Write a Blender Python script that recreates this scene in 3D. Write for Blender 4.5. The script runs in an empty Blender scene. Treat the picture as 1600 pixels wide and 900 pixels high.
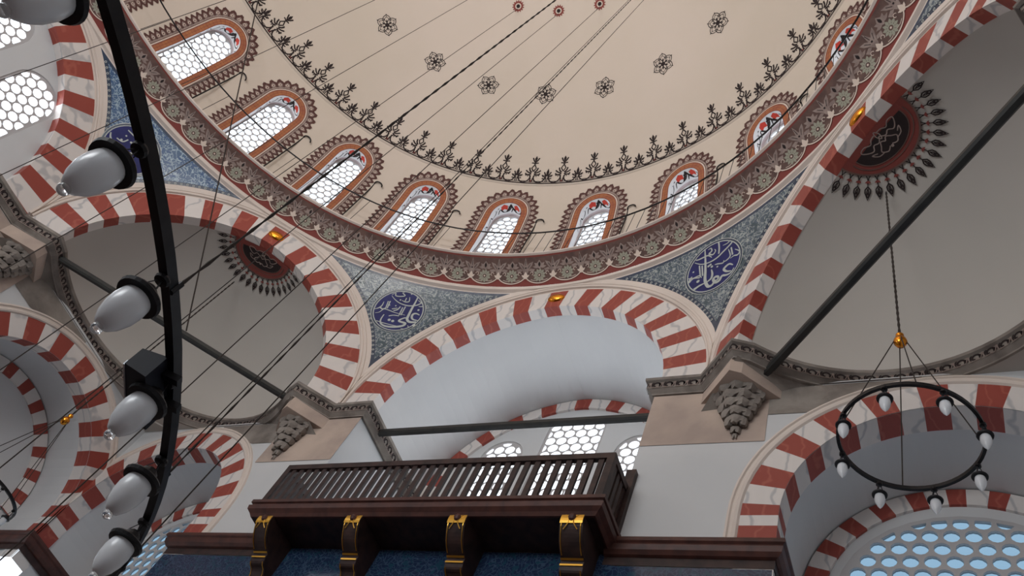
import bpy, math, random, json
from mathutils import Vector, Matrix
from mathutils.geometry import tessellate_polygon
random.seed(7)
PI = math.pi
sin, cos, sqrt, rad = math.sin, math.cos, math.sqrt, math.radians
SC = bpy.context.scene
COL = SC.collection

# ---------------------------------------------------------------- camera, sky, light, exposure
cam_d = bpy.data.cameras.new('camera')
cam = bpy.data.objects.new('camera', cam_d)
COL.objects.link(cam)
cam_d.sensor_width = 36
cam_d.lens = 1271.34 / 1600 * 36
cam_d.clip_start = 0.05
_r = (0.886796, 0.324148, 0.329424)
_u = (0.126952, -0.856224, 0.500763)
_f = (-0.444382, 0.402254, 0.800448)
cam.matrix_world = Matrix(((_r[0], _u[0], -_f[0], 5.9271), (_r[1], _u[1], -_f[1], 1.2923), (_r[2], _u[2], -_f[2], 1.6), (0, 0, 0, 1)))
SC.camera = cam

world = bpy.data.worlds.new('sky')
SC.world = world
world.use_nodes = True
wbg = world.node_tree.nodes['Background']
wbg.inputs['Color'].default_value = (0.80, 0.90, 1.0, 1)
wbg.inputs['Strength'].default_value = 2.6

def area(name, loc, aim, sx, sy, power, col):
    d = bpy.data.lights.new(name, 'AREA')
    d.shape = 'RECTANGLE'; d.size = sx; d.size_y = sy; d.energy = power; d.color = col
    o = bpy.data.objects.new(name, d); COL.objects.link(o)
    o.location = loc
    if 'drum' in name: d.spread = math.radians(150)
    o.rotation_euler = (Vector(aim) - Vector(loc)).to_track_quat('-Z', 'Y').to_euler()
    return o
# added lamps standing in for daylight of the south drum windows (behind the camera)
for _az in (250, 270, 290, 230, 310):
    _c, _s = math.cos(rad(_az)), math.sin(rad(_az))
    area('drum_daylight_stand_in', (7.2 * _c, 7.2 * _s, 16.0), (0, 1.5, 22.0), 1.8, 1.8, 88, (1.0, 0.95, 0.89))
# daylight at the windows of the end wall and of the west tympanum
area('north_window_daylight', (0.03, 9.95, 11.5), (0.03, 7.5, 11.5), 3.6, 3.2, 200, (0.86, 0.94, 1.0))
area('west_window_daylight', (-8.05, 0, 12.1), (-6, 0, 12.1), 4.0, 2.4, 170, (0.92, 0.96, 1.0))
area('south_fill_light', (0.0, -7.4, 9.5), (0.0, 7.0, 11.5), 6, 3, 580, (0.94, 0.98, 1.0))  # added fill lamp in front of the closed south wall, no window there

SC.view_settings.view_transform = 'Standard'
SC.view_settings.look = 'None'
SC.view_settings.gamma = 1.0
SC.view_settings.use_curve_mapping = False
SC.view_settings.exposure = 0.08

# ---------------------------------------------------------------- helpers
def lin(r, g, b):
    f = lambda c: c / 12.92 if c <= 0.04045 else ((c + 0.055) / 1.055) ** 2.4
    return (f(r / 255), f(g / 255), f(b / 255), 1)

def tag(o, label=None, cat=None, group=None, kind=None):
    if label: o['label'] = label
    if cat: o['category'] = cat
    if group: o['group'] = group
    if kind: o['kind'] = kind
    return o

def empty(name, loc=(0, 0, 0), rz=0, parent=None):
    o = bpy.data.objects.new(name, None); COL.objects.link(o)
    o.location = loc; o.rotation_euler = (0, 0, rz); o.empty_display_size = 0.1
    if parent: o.parent = parent
    return o

class MB:
    """collects shapes and links them as ONE mesh object"""
    def __init__(s): s.v = []; s.f = []; s.m = []
    def add(s, vs, fs, mi=0):
        b = len(s.v); s.v += [tuple(x) for x in vs]
        for f in fs: s.f.append(tuple(i + b for i in f)); s.m.append(mi)
    def poly(s, pts, mi=0): s.add(pts, [tuple(range(len(pts)))], mi)
    def grid(s, rows, mi=0, close=False):
        n = len(rows[0]); b = len(s.v)
        for r in rows: s.v += [tuple(x) for x in r]
        for i in range(len(rows) - 1):
            for j in range(n if close else n - 1):
                k = (j + 1) % n
                s.f.append((b + i * n + j, b + i * n + k, b + (i + 1) * n + k, b + (i + 1) * n + j))
                s.m.append(mi(i, j) if callable(mi) else mi)
    def box(s, lo, hi, mi=0, M=None):
        x0, y0, z0 = lo; x1, y1, z1 = hi
        vs = [(x0, y0, z0), (x1, y0, z0), (x1, y1, z0), (x0, y1, z0), (x0, y0, z1), (x1, y0, z1), (x1, y1, z1), (x0, y1, z1)]
        if M: vs = [M @ Vector(v) for v in vs]
        s.add(vs, [(0, 3, 2, 1), (4, 5, 6, 7), (0, 1, 5, 4), (1, 2, 6, 5), (2, 3, 7, 6), (3, 0, 4, 7)], mi)
    def tube(s, path, r, n=8, mi=0, caps=True):
        path = [Vector(p) for p in path]; rows = []; up = None
        for i, p in enumerate(path):
            t = (path[min(i + 1, len(path) - 1)] - path[max(i - 1, 0)]).normalized()
            if up is None:
                up = Vector((0, 0, 1)) if abs(t.z) < 0.9 else Vector((1, 0, 0))
            a = t.cross(up).normalized(); b = a.cross(t).normalized(); up = b
            rr = r[i] if isinstance(r, (list, tuple)) else r
            rows.append([p + rr * (cos(2 * PI * k / n) * a + sin(2 * PI * k / n) * b) for k in range(n)])
        s.grid(rows, mi, close=True)
        if caps: s.poly(rows[0][::-1], mi); s.poly(rows[-1], mi)
    def lathe(s, prof, n=24, mi=0, c=(0, 0, 0), M=None):
        rows = []
        for r, z in prof:
            row = [Vector((c[0] + r * cos(2 * PI * k / n), c[1] + r * sin(2 * PI * k / n), c[2] + z)) for k in range(n)]
            if M: row = [M @ v for v in row]
            rows.append(row)
        s.grid(rows, mi, close=True)
    def build(s, name, mats, parent=None, smooth=False):
        me = bpy.data.meshes.new(name)
        me.from_pydata(s.v, [], s.f)
        for m in (mats if isinstance(mats, (list, tuple)) else [mats]): me.materials.append(m)
        me.polygons.foreach_set('material_index', s.m)
        if smooth: me.polygons.foreach_set('use_smooth', [True] * len(me.polygons))
        me.validate(); me.update()
        o = bpy.data.objects.new(name, me); COL.objects.link(o)
        if parent: o.parent = parent
        return o

def smooth_path(pts, k=5, closed=False):
    n = len(pts)
    if n < 3 and not closed: return list(pts)
    out = []
    rng = range(n) if closed else range(n - 1)
    for i in rng:
        P = [pts[(i + d) % n] if closed else pts[max(0, min(n - 1, i + d))] for d in (-1, 0, 1, 2)]
        for j in range(k):
            t = j / k
            out.append(tuple(0.5 * ((2 * P[1][c]) + (-P[0][c] + P[2][c]) * t + (2 * P[0][c] - 5 * P[1][c] + 4 * P[2][c] - P[3][c]) * t * t + (-P[0][c] + 3 * P[1][c] - 3 * P[2][c] + P[3][c]) * t ** 3) for c in range(len(pts[0]))))
    if not closed: out.append(tuple(pts[-1]))
    return out

# flat 2-D ornament pieces: each is a list of small polygons (x right, y up)
def st(pts, w, k=4, closed=False, taper=False):
    p = smooth_path(pts, k, closed) if k > 1 else list(pts)
    n = len(p); L = []; R = []
    for i in range(n):
        a = p[(i - 1) % n] if closed else p[max(i - 1, 0)]; b = p[(i + 1) % n] if closed else p[min(i + 1, n - 1)]
        dx, dy = b[0] - a[0], b[1] - a[1]; l = math.hypot(dx, dy) or 1
        ww = w / 2 * (sin(PI * (0.12 + 0.76 * i / max(n - 1, 1))) if taper else 1)
        L.append((p[i][0] - dy / l * ww, p[i][1] + dx / l * ww)); R.append((p[i][0] + dy / l * ww, p[i][1] - dx / l * ww))
    m = n if closed else n - 1
    return [[R[i], R[(i + 1) % n], L[(i + 1) % n], L[i]] for i in range(m)]
def disc(x, y, r, n=10, ry=None):
    ry = ry or r
    return [[(x + r * cos(2 * PI * k / n), y + ry * sin(2 * PI * k / n)) for k in range(n)]]
def ringp(x, y, r, w, n=14, a0=0, a1=360):
    pts = [(x + r * cos(rad(a0 + (a1 - a0) * k / n)), y + r * sin(rad(a0 + (a1 - a0) * k / n))) for k in range(n + 1)]
    return st(pts, w, 1)
def leaf(x, y, a, l, w):
    c, s_ = cos(rad(a)), sin(rad(a)); q = [(0, 0), (l * .25, w * .4), (l * .55, w * .5), (l, 0), (l * .55, -w * .5), (l * .25, -w * .4)]
    return [[(x + c * i - s_ * j, y + s_ * i + c * j) for i, j in q]]
def mirror(ps): return [[(-x, y) for x, y in p][::-1] for p in ps]
def shift(ps, dx, dy, sc=1): return [[(x * sc + dx, y * sc + dy) for x, y in p] for p in ps]

def stamp(mb, motif, fn):
    """motif: list of (material index, layer, polygons); fn(x, y, offset) -> point on the surface"""
    for mi, lay, ps in motif:
        for p in ps:
            mb.poly([fn(x, y, 0.004 + 0.0022 * lay) for x, y in p], mi)

def fill(mb, loops, fn, mi=0):
    """flat filled outline with holes"""
    flat = [q for l in loops for q in l]
    tris = tessellate_polygon([[Vector((x, y, 0)) for x, y in l] for l in loops])
    mb.add([fn(*q) for q in flat], [tuple(t) for t in tris], mi)

def clip_convex(sub, clip):
    out = sub
    n = len(clip)
    for i in range(n):
        a, b = clip[i], clip[(i + 1) % n]
        ins = lambda q: (b[0] - a[0]) * (q[1] - a[1]) - (b[1] - a[1]) * (q[0] - a[0]) >= 0
        src, out = out, []
        for j in range(len(src)):
            p, q = src[j - 1], src[j]
            ip, iq = ins(p), ins(q)
            if ip != iq:
                d = ((b[0] - a[0]) * (q[1] - p[1]) - (b[1] - a[1]) * (q[0] - p[0]))
                if abs(d) > 1e-12:
                    t = -((b[0] - a[0]) * (p[1] - a[1]) - (b[1] - a[1]) * (p[0] - a[0])) / d
                    out.append((p[0] + t * (q[0] - p[0]), p[1] + t * (q[1] - p[1])))
            if iq: out.append(q)
        if len(out) < 3: return []
    return out

def arch_outline(hw, z0, zs, za, n=16, cx=0):
    """upright window outline, counter-clockwise: bottom, right jamb, slightly pointed head"""
    h = za - zs
    pts = [(cx - hw, z0), (cx + hw, z0)]
    for k in range(n + 1):
        a = PI * k / n
        pts.append((cx + hw * cos(a), zs + h * sin(a) ** 0.92 if sin(a) > 0 else zs))
    return pts

def area2(p): return 0.5 * sum(p[i - 1][0] * p[i][1] - p[i][0] * p[i - 1][1] for i in range(len(p)))

def grille(mb, outline, inner, pitch, r, fn, thick, seg=12, ry=1.0):
    """pierced plaster: hexagonal packing of round holes clipped to the inner outline"""
    xs = [p[0] for p in inner]; zs = [p[1] for p in inner]
    holes = []; row = 0; z = min(zs) + pitch * 0.3
    while z < max(zs) + pitch:
        x = min(xs) - pitch + (pitch / 2 if row % 2 else 0) + (max(xs) - min(xs)) * .5 % pitch
        while x < max(xs) + pitch:
            h = clip_convex([(x + r * cos(2 * PI * k / seg), z + r * ry * sin(2 * PI * k / seg)) for k in range(seg)], inner)
            if len(h) > 2 and area2(h) > r * r * 0.5: holes.append(h)
            x += pitch
        z += pitch * 0.866; row += 1
    loops = [outline] + holes
    for d in (0, thick): fill(mb, loops, lambda x, y: fn(x, y, d))
    for l in loops:
        n = len(l)
        for i in range(n):
            a, b = l[i], l[(i + 1) % n]
            mb.poly([fn(a[0], a[1], 0), fn(b[0], b[1], 0), fn(b[0], b[1], thick), fn(a[0], a[1], thick)])
    return holes

# ---------------------------------------------------------------- materials
def new_mat(name, col, rough=0.7, metal=0.0, spec=0.3):
    m = bpy.data.materials.new(name); m.use_nodes = True
    b = m.node_tree.nodes['Principled BSDF']
    b.inputs['Base Color'].default_value = col; b.inputs['Roughness'].default_value = rough
    b.inputs['Metallic'].default_value = metal; b.inputs['Specular IOR Level'].default_value = spec
    return m, m.node_tree, b
def coords(nt, sc=(1, 1, 1)):
    tc = nt.nodes.new('ShaderNodeTexCoord'); mp = nt.nodes.new('ShaderNodeMapping')
    mp.inputs['Scale'].default_value = sc
    nt.links.new(tc.outputs['Object'], mp.inputs['Vector']); return mp.outputs['Vector']
def ramp(nt, fac, stops, interp='LINEAR'):
    r = nt.nodes.new('ShaderNodeValToRGB'); r.color_ramp.interpolation = interp
    e = r.color_ramp.elements
    while len(e) < len(stops): e.new(0.5)
    for x, (p, c) in zip(e, stops): x.position = p; x.color = c
    nt.links.new(fac, r.inputs['Fac']); return r.outputs['Color']
def noise(nt, vec, scale, detail=3, dist=0.0, rough=0.5):
    n = nt.nodes.new('ShaderNodeTexNoise'); n.inputs['Scale'].default_value = scale; n.inputs['Detail'].default_value = detail
    n.inputs['Distortion'].default_value = dist; n.inputs['Roughness'].default_value = rough
    nt.links.new(vec, n.inputs['Vector']); return n.outputs['Fac']
def mottled(name, c1, c2, scale=1.5, rough=0.8, detail=4, spec=0.2, metal=0, dist=0.3, bump=0.0, lo=.35, hi=.65):
    m, nt, b = new_mat(name, c1, rough, metal, spec)
    v = coords(nt); f = noise(nt, v, scale, detail, dist)
    nt.links.new(ramp(nt, f, [(lo, c1), (hi, c2)]), b.inputs['Base Color'])
    if bump:
        bp = nt.nodes.new('ShaderNodeBump'); bp.inputs['Strength'].default_value = bump; bp.inputs['Distance'].default_value = 0.02
        nt.links.new(noise(nt, v, scale * 6, 3), bp.inputs['Height']); nt.links.new(bp.outputs['Normal'], b.inputs['Normal'])
    return m
def marble(name, base, vein, scale, rough=0.45):
    m, nt, b = new_mat(name, base, rough, 0, 0.35)
    v = coords(nt, (1, 1, 1)); w = nt.nodes.new('ShaderNodeTexWave')
    w.inputs['Scale'].default_value = scale; w.inputs['Distortion'].default_value = 9; w.inputs['Detail'].default_value = 3; w.inputs['Detail Scale'].default_value = 1.2
    nt.links.new(v, w.inputs['Vector'])
    mid = tuple(a * .93 + c * .07 for a, c in zip(base, vein))
    nt.links.new(ramp(nt, w.outputs['Fac'], [(0.0, vein), (0.09, mid), (0.5, base), (0.86, mid)]), b.inputs['Base Color'])
    return m

M = {}
M['dome'] = mottled('dome_plaster', lin(210, 196, 184), lin(204, 191, 177), 0.35, 0.85)
M['plaster'] = mottled('white_plaster', lin(210, 209, 209), lin(201, 201, 202), 0.5, 0.85)
M['semi_shaded'] = mottled('shaded_semidome_plaster', lin(192, 185, 178), lin(184, 178, 171), 0.4, 0.85)  # cream plaster darkened: shade of the down-facing semidomes put into the colour
M['white'] = marble('white_marble', lin(224, 216, 211), lin(188, 184, 184), 1.1)
M['red'] = marble('red_marble', lin(152, 70, 60), lin(168, 88, 74), 1.6)
M['stone'] = mottled('pink_stone', lin(198, 178, 164), lin(172, 154, 144), 1.3, 0.8, 5, bump=.2)
M['stone2'] = mottled('grey_stone', lin(152, 143, 135), lin(116, 107, 101), 2.5, 0.85, 5, bump=.3)
M['mould'] = mottled('cream_moulding', lin(224, 210, 200), lin(214, 200, 190), 0.8, 0.7)
M['black'] = new_mat('black_paint', lin(44, 34, 34), 0.8)[0]
M['maroon'] = new_mat('maroon_paint', lin(132, 66, 60), 0.8)[0]
M['umber'] = mottled('umber_paint', lin(96, 76, 72), lin(116, 92, 84), 6, 0.8)
M['taupe'] = mottled('taupe_paint', lin(164, 146, 138), lin(138, 120, 114), 9, 0.8)
M['sage'] = new_mat('sage_paint', lin(160, 158, 142), 0.8)[0]
M['cream'] = new_mat('cream_paint', lin(222, 204, 190), 0.8)[0]
M['orange'] = mottled('orange_paint', lin(176, 116, 78), lin(158, 98, 74), 4, 0.8)
M['scarlet'] = new_mat('scarlet_paint', lin(200, 66, 52), 0.7)[0]
M['reveal'] = new_mat('white_reveal', lin(228, 226, 226), 0.7)[0]
M['mauve'] = new_mat('grey_reveal', lin(196, 180, 182), 0.8)[0]
M['grille'] = new_mat('grille_plaster', lin(186, 182, 182), 0.85)[0]
M['iron'] = mottled('black_iron', lin(28, 27, 30), lin(40, 38, 40), 12, 0.45, metal=.6, spec=.5)
M['rod'] = mottled('tie_rod_paint', lin(38, 38, 38), lin(50, 50, 48), 5, 0.5, spec=.4)
M['cord'] = new_mat('rope_fibre', lin(60, 52, 48), 0.9)[0]
M['wood'] = mottled('dark_wood', lin(66, 46, 42), lin(44, 31, 30), 7, 0.5, spec=.35)
M['wood2'] = mottled('reddish_wood', lin(90, 54, 46), lin(68, 42, 38), 6, 0.5, spec=.35)
M['fringe'] = new_mat('fringe_paint', lin(88, 58, 54), .8)[0]
M['gilt'] = new_mat('gilding', lin(226, 172, 74), 0.32, 0.9)[0]
M['gold'] = new_mat('polished_gold', lin(232, 150, 50), 0.22, 0.95)[0]
M['navy'] = mottled('navy_enamel', lin(26, 28, 84), lin(36, 40, 104), 3, 0.5, spec=.3)
M['ivory'] = new_mat('ivory_enamel', lin(184, 188, 184), 0.4)[0]
M['bulb'] = new_mat('opal_glass', lin(226, 228, 232), 0.25, 0, .5)[0]
M['carpet'] = mottled('red_carpet', lin(96, 72, 66), lin(88, 68, 64), 1.5, 0.95)
M['spk'] = mottled('speaker_black', lin(20, 20, 26), lin(28, 30, 40), 4, 0.5)
M['silver'] = new_mat('silver_mesh', lin(190, 195, 200), 0.4, .6)[0]

def tiles(name, ground, pale, accent, scale):
    m, nt, b = new_mat(name, ground, 0.18, 0, 0.6)
    v = coords(nt); n = nt.nodes.new('ShaderNodeTexNoise'); n.inputs['Scale'].default_value = 3.2
    nt.links.new(v, n.inputs['Vector'])
    mx = nt.nodes.new('ShaderNodeVectorMath'); mx.operation = 'MULTIPLY_ADD'; mx.inputs[1].default_value = (.45, .45, .45)
    nt.links.new(n.outputs['Color'], mx.inputs[0]); nt.links.new(v, mx.inputs[2])
    w = nt.nodes.new('ShaderNodeTexVoronoi'); w.feature = 'DISTANCE_TO_EDGE'; w.inputs['Scale'].default_value = scale
    nt.links.new(mx.outputs[0], w.inputs['Vector'])
    line = ramp(nt, w.outputs['Distance'], [(0.05, pale), (0.10, ground)])
    bl = noise(nt, v, 9, 2, 1.5)
    fac = ramp(nt, bl, [(0.56, (0, 0, 0, 1)), (0.60, (1, 1, 1, 1))])
    mix = nt.nodes.new('ShaderNodeMixRGB'); nt.links.new(fac, mix.inputs[0]); nt.links.new(line, mix.inputs[1]); mix.inputs[2].default_value = accent
    nt.links.new(mix.outputs[0], b.inputs['Base Color'])
    bp = nt.nodes.new('ShaderNodeBump'); bp.inputs['Strength'].default_value = .25; bp.inputs['Distance'].default_value = .01
    nt.links.new(noise(nt, v, 5, 2), bp.inputs['Height']); nt.links.new(bp.outputs['Normal'], b.inputs['Normal'])
    return m
M['tile'] = tiles('blue_tile', lin(84, 98, 112), lin(156, 164, 164), lin(64, 82, 92), 13)
M['tile_lit'] = tiles('daylit_blue_tile', lin(70, 98, 132), lin(158, 178, 192), lin(52, 84, 128), 12)  # same tile made brighter and bluer: daylight on the glaze put into the colour
M['tile_edge'] = new_mat('tile_border_blue', lin(48, 62, 84), .2, 0, .6)[0]

def glassy(name, tint, gloss=0.08):
    m = bpy.data.materials.new(name); m.use_nodes = True; nt = m.node_tree; nt.nodes.clear()
    o = nt.nodes.new('ShaderNodeOutputMaterial'); t = nt.nodes.new('ShaderNodeBsdfTransparent'); g = nt.nodes.new('ShaderNodeBsdfGlossy'); mx = nt.nodes.new('ShaderNodeMixShader')
    t.inputs['Color'].default_value = tint; g.inputs['Roughness'].default_value = .1; mx.inputs[0].default_value = gloss
    nt.links.new(t.outputs[0], mx.inputs[1]); nt.links.new(g.outputs[0], mx.inputs[2]); nt.links.new(mx.outputs[0], o.inputs['Surface'])
    return m
M['pane'] = glassy('clear_pane', (0.98, 0.98, 0.98, 1), .03)
M['pane_blue'] = glassy('blue_grey_pane', (0.13, 0.19, 0.235, 1), .03)
M['crystal'] = new_mat('clear_glass_ball', (1, 1, 1, 1), .03)[0]
M['crystal'].node_tree.nodes['Principled BSDF'].inputs['Transmission Weight'].default_value = 0.9

# ---------------------------------------------------------------- measures of the hall
D = 7.717            # distance of the eight great arches from the axis
ZS = 10.72           # springing of the great arches
RS, ZC = 8.353, 10.88  # sphere of the pendentives
RD, ZD = 8.01, 14.16   # sphere of the dome

def F(a):
    """frame of the wall that faces azimuth a: (u right, z up, d outward) -> world"""
    n = (cos(rad(a)), sin(rad(a))); t = (sin(rad(a)), -cos(rad(a)))
    return lambda u, z, d=D: (n[0] * d + t[0] * u, n[1] * d + t[1] * u, z)
def intr(th):        # inner edge of a great arch, polar radius about (0, ZS)
    th = abs(th - PI / 2); s_ = sin(th)    # th from the crown
    e = .17; return -e * s_ + sqrt(e * e * s_ * s_ - e * e + 2.70 ** 2)
def extr(th):
    s_ = sin(th); return 0.08 * s_ + sqrt(0.0064 * s_ * s_ - 0.0064 + 3.15 ** 2)
CALLI = '{"R12":[[[0.0461,[[0.236,0.532],[0.24,0.301],[0.234,0.138],[0.238,-0.044],[0.248,-0.143],[0.313,-0.197],[0.42,-0.179],[0.509,-0.117],[0.561,-0.044]]],[0.039,[[0.447,0.01],[0.364,0.03],[0.312,-0.004],[0.317,-0.074],[0.363,-0.123],[0.464,-0.128]]],[0.0425,[[0.271,-0.137],[0.2,-0.126],[0.128,-0.188],[0.115,-0.233],[0.186,-0.243],[0.256,-0.254],[0.247,-0.307],[0.173,-0.36],[0.034,-0.413],[-0.106,-0.428],[-0.2,-0.387],[-0.236,-0.296],[-0.23,-0.168]]],[0.016,[[-0.427,-0.345],[-0.252,-0.364],[-0.02,-0.368],[0.173,-0.36]]],[0.0248,[[-0.287,0.309],[-0.186,0.24],[-0.04,0.182],[0.135,0.172],[0.282,0.221],[0.355,0.29],[0.402,0.381],[0.456,0.374],[0.432,0.308],[0.324,0.323],[0.278,0.351]]],[0.0213,[[-0.296,0.327],[-0.241,0.396],[-0.212,0.334],[-0.113,0.344],[-0.03,0.389],[-0.105,0.439],[-0.067,0.47]]],[0.0213,[[-0.042,0.263],[0.034,0.245],[0.106,0.276],[0.077,0.379]]],[0.0195,[[0.163,0.301],[0.134,0.546]]],[0.0177,[[0.125,0.271],[0.099,0.487]]],[0.0177,[[0.026,0.263],[0.024,0.344]]],[0.0213,[[-0.476,-0.111],[-0.414,-0.067],[-0.368,0.012],[-0.371,0.125]]],[0.0213,[[-0.24,-0.006],[-0.258,0.175]]],[0.0177,[[-0.269,-0.016],[-0.295,0.162]]],[0.0177,[[-0.411,-0.192],[-0.342,-0.145],[-0.29,-0.044],[-0.171,-0.045],[-0.03,-0.061],[0.171,-0.063]]],[0.0213,[[-0.098,-0.021],[-0.033,0.02],[-0.007,0.11]]],[0.0213,[[0.09,-0.086],[0.09,0.139]]],[0.0213,[[0.054,-0.097],[0.046,0.105]]],[0.0177,[[-0.144,0.005],[-0.05,0.056]]],[0.0177,[[-0.127,-0.175],[-0.048,-0.129],[0.062,-0.115]]],[0.0177,[[0.222,-0.397],[0.316,-0.39],[0.358,-0.338],[0.32,-0.287]]],[0.0177,[[0.516,0.147],[0.576,0.08],[0.576,-0.041]]],[0.0248,[[-0.379,-0.034],[-0.319,-0.054],[-0.269,-0.016]]],[0.0213,[[0.34,0.206],[0.416,0.224],[0.478,0.279],[0.479,0.359]]]],[[-0.077,-0.262,0.0284],[-0.0,-0.269,0.0284],[0.437,-0.256,0.0319],[0.375,0.123,0.0213],[-0.076,0.263,0.016],[0.084,0.462,0.016],[-0.23,0.08,0.0142],[-0.104,0.101,0.0142]]],"R23":[[[0.0503,[[-0.135,0.497],[-0.146,0.241],[-0.161,-0.012],[-0.176,-0.177],[-0.162,-0.295],[-0.121,-0.397],[-0.052,-0.41],[-0.017,-0.368],[0.002,-0.336]]],[0.0503,[[-0.188,-0.278],[-0.292,-0.279],[-0.397,-0.303],[-0.467,-0.251],[-0.493,-0.16],[-0.465,-0.046],[-0.419,0.015]]],[0.0377,[[-0.047,-0.042],[-0.035,-0.159],[-0.065,-0.249],[-0.153,-0.279]]],[0.0461,[[0.002,-0.336],[0.053,-0.35],[0.073,-0.297],[0.022,-0.263],[-0.023,-0.298],[0.017,-0.391],[0.086,-0.394],[0.141,-0.323],[0.226,-0.361],[0.312,-0.359],[0.369,-0.291]]],[0.0419,[[0.357,-0.216],[0.292,-0.146],[0.22,-0.16],[0.183,-0.199],[0.23,-0.277],[0.314,-0.327]]],[0.0293,[[-0.353,0.303],[-0.223,0.191],[-0.062,0.143],[0.084,0.155],[0.198,0.208],[0.313,0.258],[0.393,0.309],[0.363,0.365],[0.304,0.341],[0.213,0.352]]],[0.0272,[[0.14,0.524],[0.14,0.359],[0.117,0.221]]],[0.0272,[[-0.075,0.437],[-0.019,0.444],[-0.007,0.37],[-0.065,0.342],[0.003,0.276],[0.062,0.324],[0.049,0.377]]],[0.0272,[[-0.393,0.414],[-0.305,0.34],[-0.177,0.326],[-0.086,0.312],[-0.02,0.225]]],[0.0251,[[0.306,0.197],[0.325,0.028],[0.248,-0.026],[0.178,-0.02]]],[0.0251,[[0.361,0.2],[0.369,0.018]]],[0.0251,[[0.424,0.109],[0.502,0.005],[0.46,-0.051],[0.392,-0.022],[0.319,-0.034]]],[0.023,[[0.02,0.023],[0.073,0.009],[0.176,-0.04],[0.198,0.01]]],[0.0251,[[-0.553,0.048],[-0.411,-0.033],[-0.287,-0.042],[-0.236,-0.117]]],[0.023,[[-0.532,0.188],[-0.498,0.082],[-0.535,0.038]]],[0.023,[[-0.495,0.211],[-0.385,0.213]]],[0.0251,[[-0.268,0.186],[-0.261,-0.058]]],[0.0251,[[-0.216,0.154],[-0.217,-0.085]]],[0.0209,[[-0.466,-0.089],[-0.394,-0.044],[-0.271,-0.096]]]],[[-0.308,-0.16,0.0293],[-0.094,0.066,0.023],[-0.058,0.075,0.023],[-0.034,0.016,0.023],[-0.39,0.106,0.0168],[-0.314,0.487,0.0168],[0.068,-0.053,0.0168]]],"R01":[[[0.0435,[[-0.473,-0.064],[-0.386,-0.149],[-0.196,-0.217],[-0.029,-0.136],[0.062,-0.032],[0.08,0.07]]],[0.0304,[[-0.135,-0.271],[0.039,-0.292],[0.264,-0.315],[0.451,-0.256]]],[0.0261,[[-0.237,0.329],[-0.085,0.266],[0.076,0.288]]],[0.0304,[[-0.051,-0.209],[0.155,-0.26],[0.322,-0.228]]],[0.0217,[[-0.343,0.235],[-0.194,0.245]]],[0.0261,[[0.32,0.062],[0.502,-0.039],[0.602,-0.113]]],[0.0217,[[-0.329,-0.053],[-0.214,-0.016],[-0.189,0.101]]],[0.0217,[[0.28,0.294],[0.465,0.266],[0.595,0.091]]]],[[-0.254,-0.004,0.0217],[-0.115,0.105,0.0217],[-0.269,0.124,0.0174]]]}'

# ---------------------------------------------------------------- floor and walls
mb = MB(); mb.box((-9.6, -9.6, -0.2), (9.6, 10.4, 0.0))
tag(mb.build('floor', M['carpet']), kind='structure')

R1, RO, BC, BZ = 1.70, 2.10, 6.0, 8.2        # lower arches in the walls
def low_arch(cx, r, z0, n=28):
    return [(cx + r * cos(PI * k / n), BZ + r * sin(PI * k / n)) for k in range(n + 1)] + [(cx - r, z0), (cx + r, z0)]

def wall(name, a, notch, bays=True, kind='structure'):
    """flat wall at distance D with its two lower arches; notch = half width of the deep central recess or 0"""
    f = F(a); mb = MB()
    def piece(loop, holes=()): fill(mb, [loop] + list(holes), lambda x, y: f(x, y), 0)
    for s in (-1, 1):
        x0, x1 = (notch if notch else 0.0), D
        if not bays: piece([(s * x, z) for x, z in [(x0, 5.6), (x0, 10.46), (D, 10.46), (D, 5.6)]]); piece([(s * x, z) for x, z in [(x0, 0), (x0, 5.6), (D, 5.6), (D, 0)]]); continue
        outl = [(x0, 5.6), (x0, 10.45), (x1, 10.45), (x1, BZ)]
        k = 28; arc = [(BC + R1 * cos(PI * j / k), BZ + R1 * sin(PI * j / k)) for j in range(k + 1)]
        loop = [(x0, 5.6), (x0, 10.52), (D + .02, 10.52), (D + .02, BZ)] + arc + [(BC - R1, 5.6)]
        piece([(s * x, z) for x, z in loop])
        piece([(s * x, z) for x, z in [(x0, 0), (x0, 5.6), (D, 5.6), (D, 0)]])
    if notch:
        piece([(-notch, 0), (notch, 0), (notch, 7.75), (-notch, 7.75)])
    return tag(mb.build(name, M['plaster']), kind=kind)
wall_north = wall('wall_north', 90, 2.5)
wall_west = wall('wall_west', 180, 0)
wall_east = wall('wall_east', 0, 0, False)
wall_south = wall('wall_south', 270, 0, False)

# --- deep recess under the north arch: side walls, vault, end wall with three windows
YB = 9.85
f90 = F(90)
mb = MB()
NT = 40
ths = [PI * k / NT for k in range(NT + 1)]
mb.grid([[f90(1.004 * intr(t) * cos(t), ZS + 1.004 * intr(t) * sin(t), d) for t in ths] for d in (D + .18, 8.4, 9.1, YB + .01)], 0)
for s in (-1, 1):
    mb.grid([[f90(s * 2.53, z, d) for z in (7.75, 9.2, ZS)] for d in (D, 8.8, YB)], 0)
    mb.grid([[f90(s * u, z, D) for z in (10.44, ZS)] for u in (2.5, 3.25)], 0)
mb.poly([f90(-2.53, 7.75, D), f90(2.53, 7.75, D), f90(2.53, 7.75, YB), f90(-2.53, 7.75, YB)])
recess = mb.build('vault', M['plaster'], wall_north, smooth=False)
wins90 = [(-1.26, .43, 9.1, 11.85, 12.33), (0.05, .57, 9.1, 12.62, 12.90), (1.36, .43, 9.1, 11.85, 12.33)]
mb = MB()
prof = [(1.01 * intr(t) * cos(t), ZS + 1.01 * intr(t) * sin(t)) for t in ths]
loop = [(2.53, 7.75)] + prof + [(-2.53, 7.75)]
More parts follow.
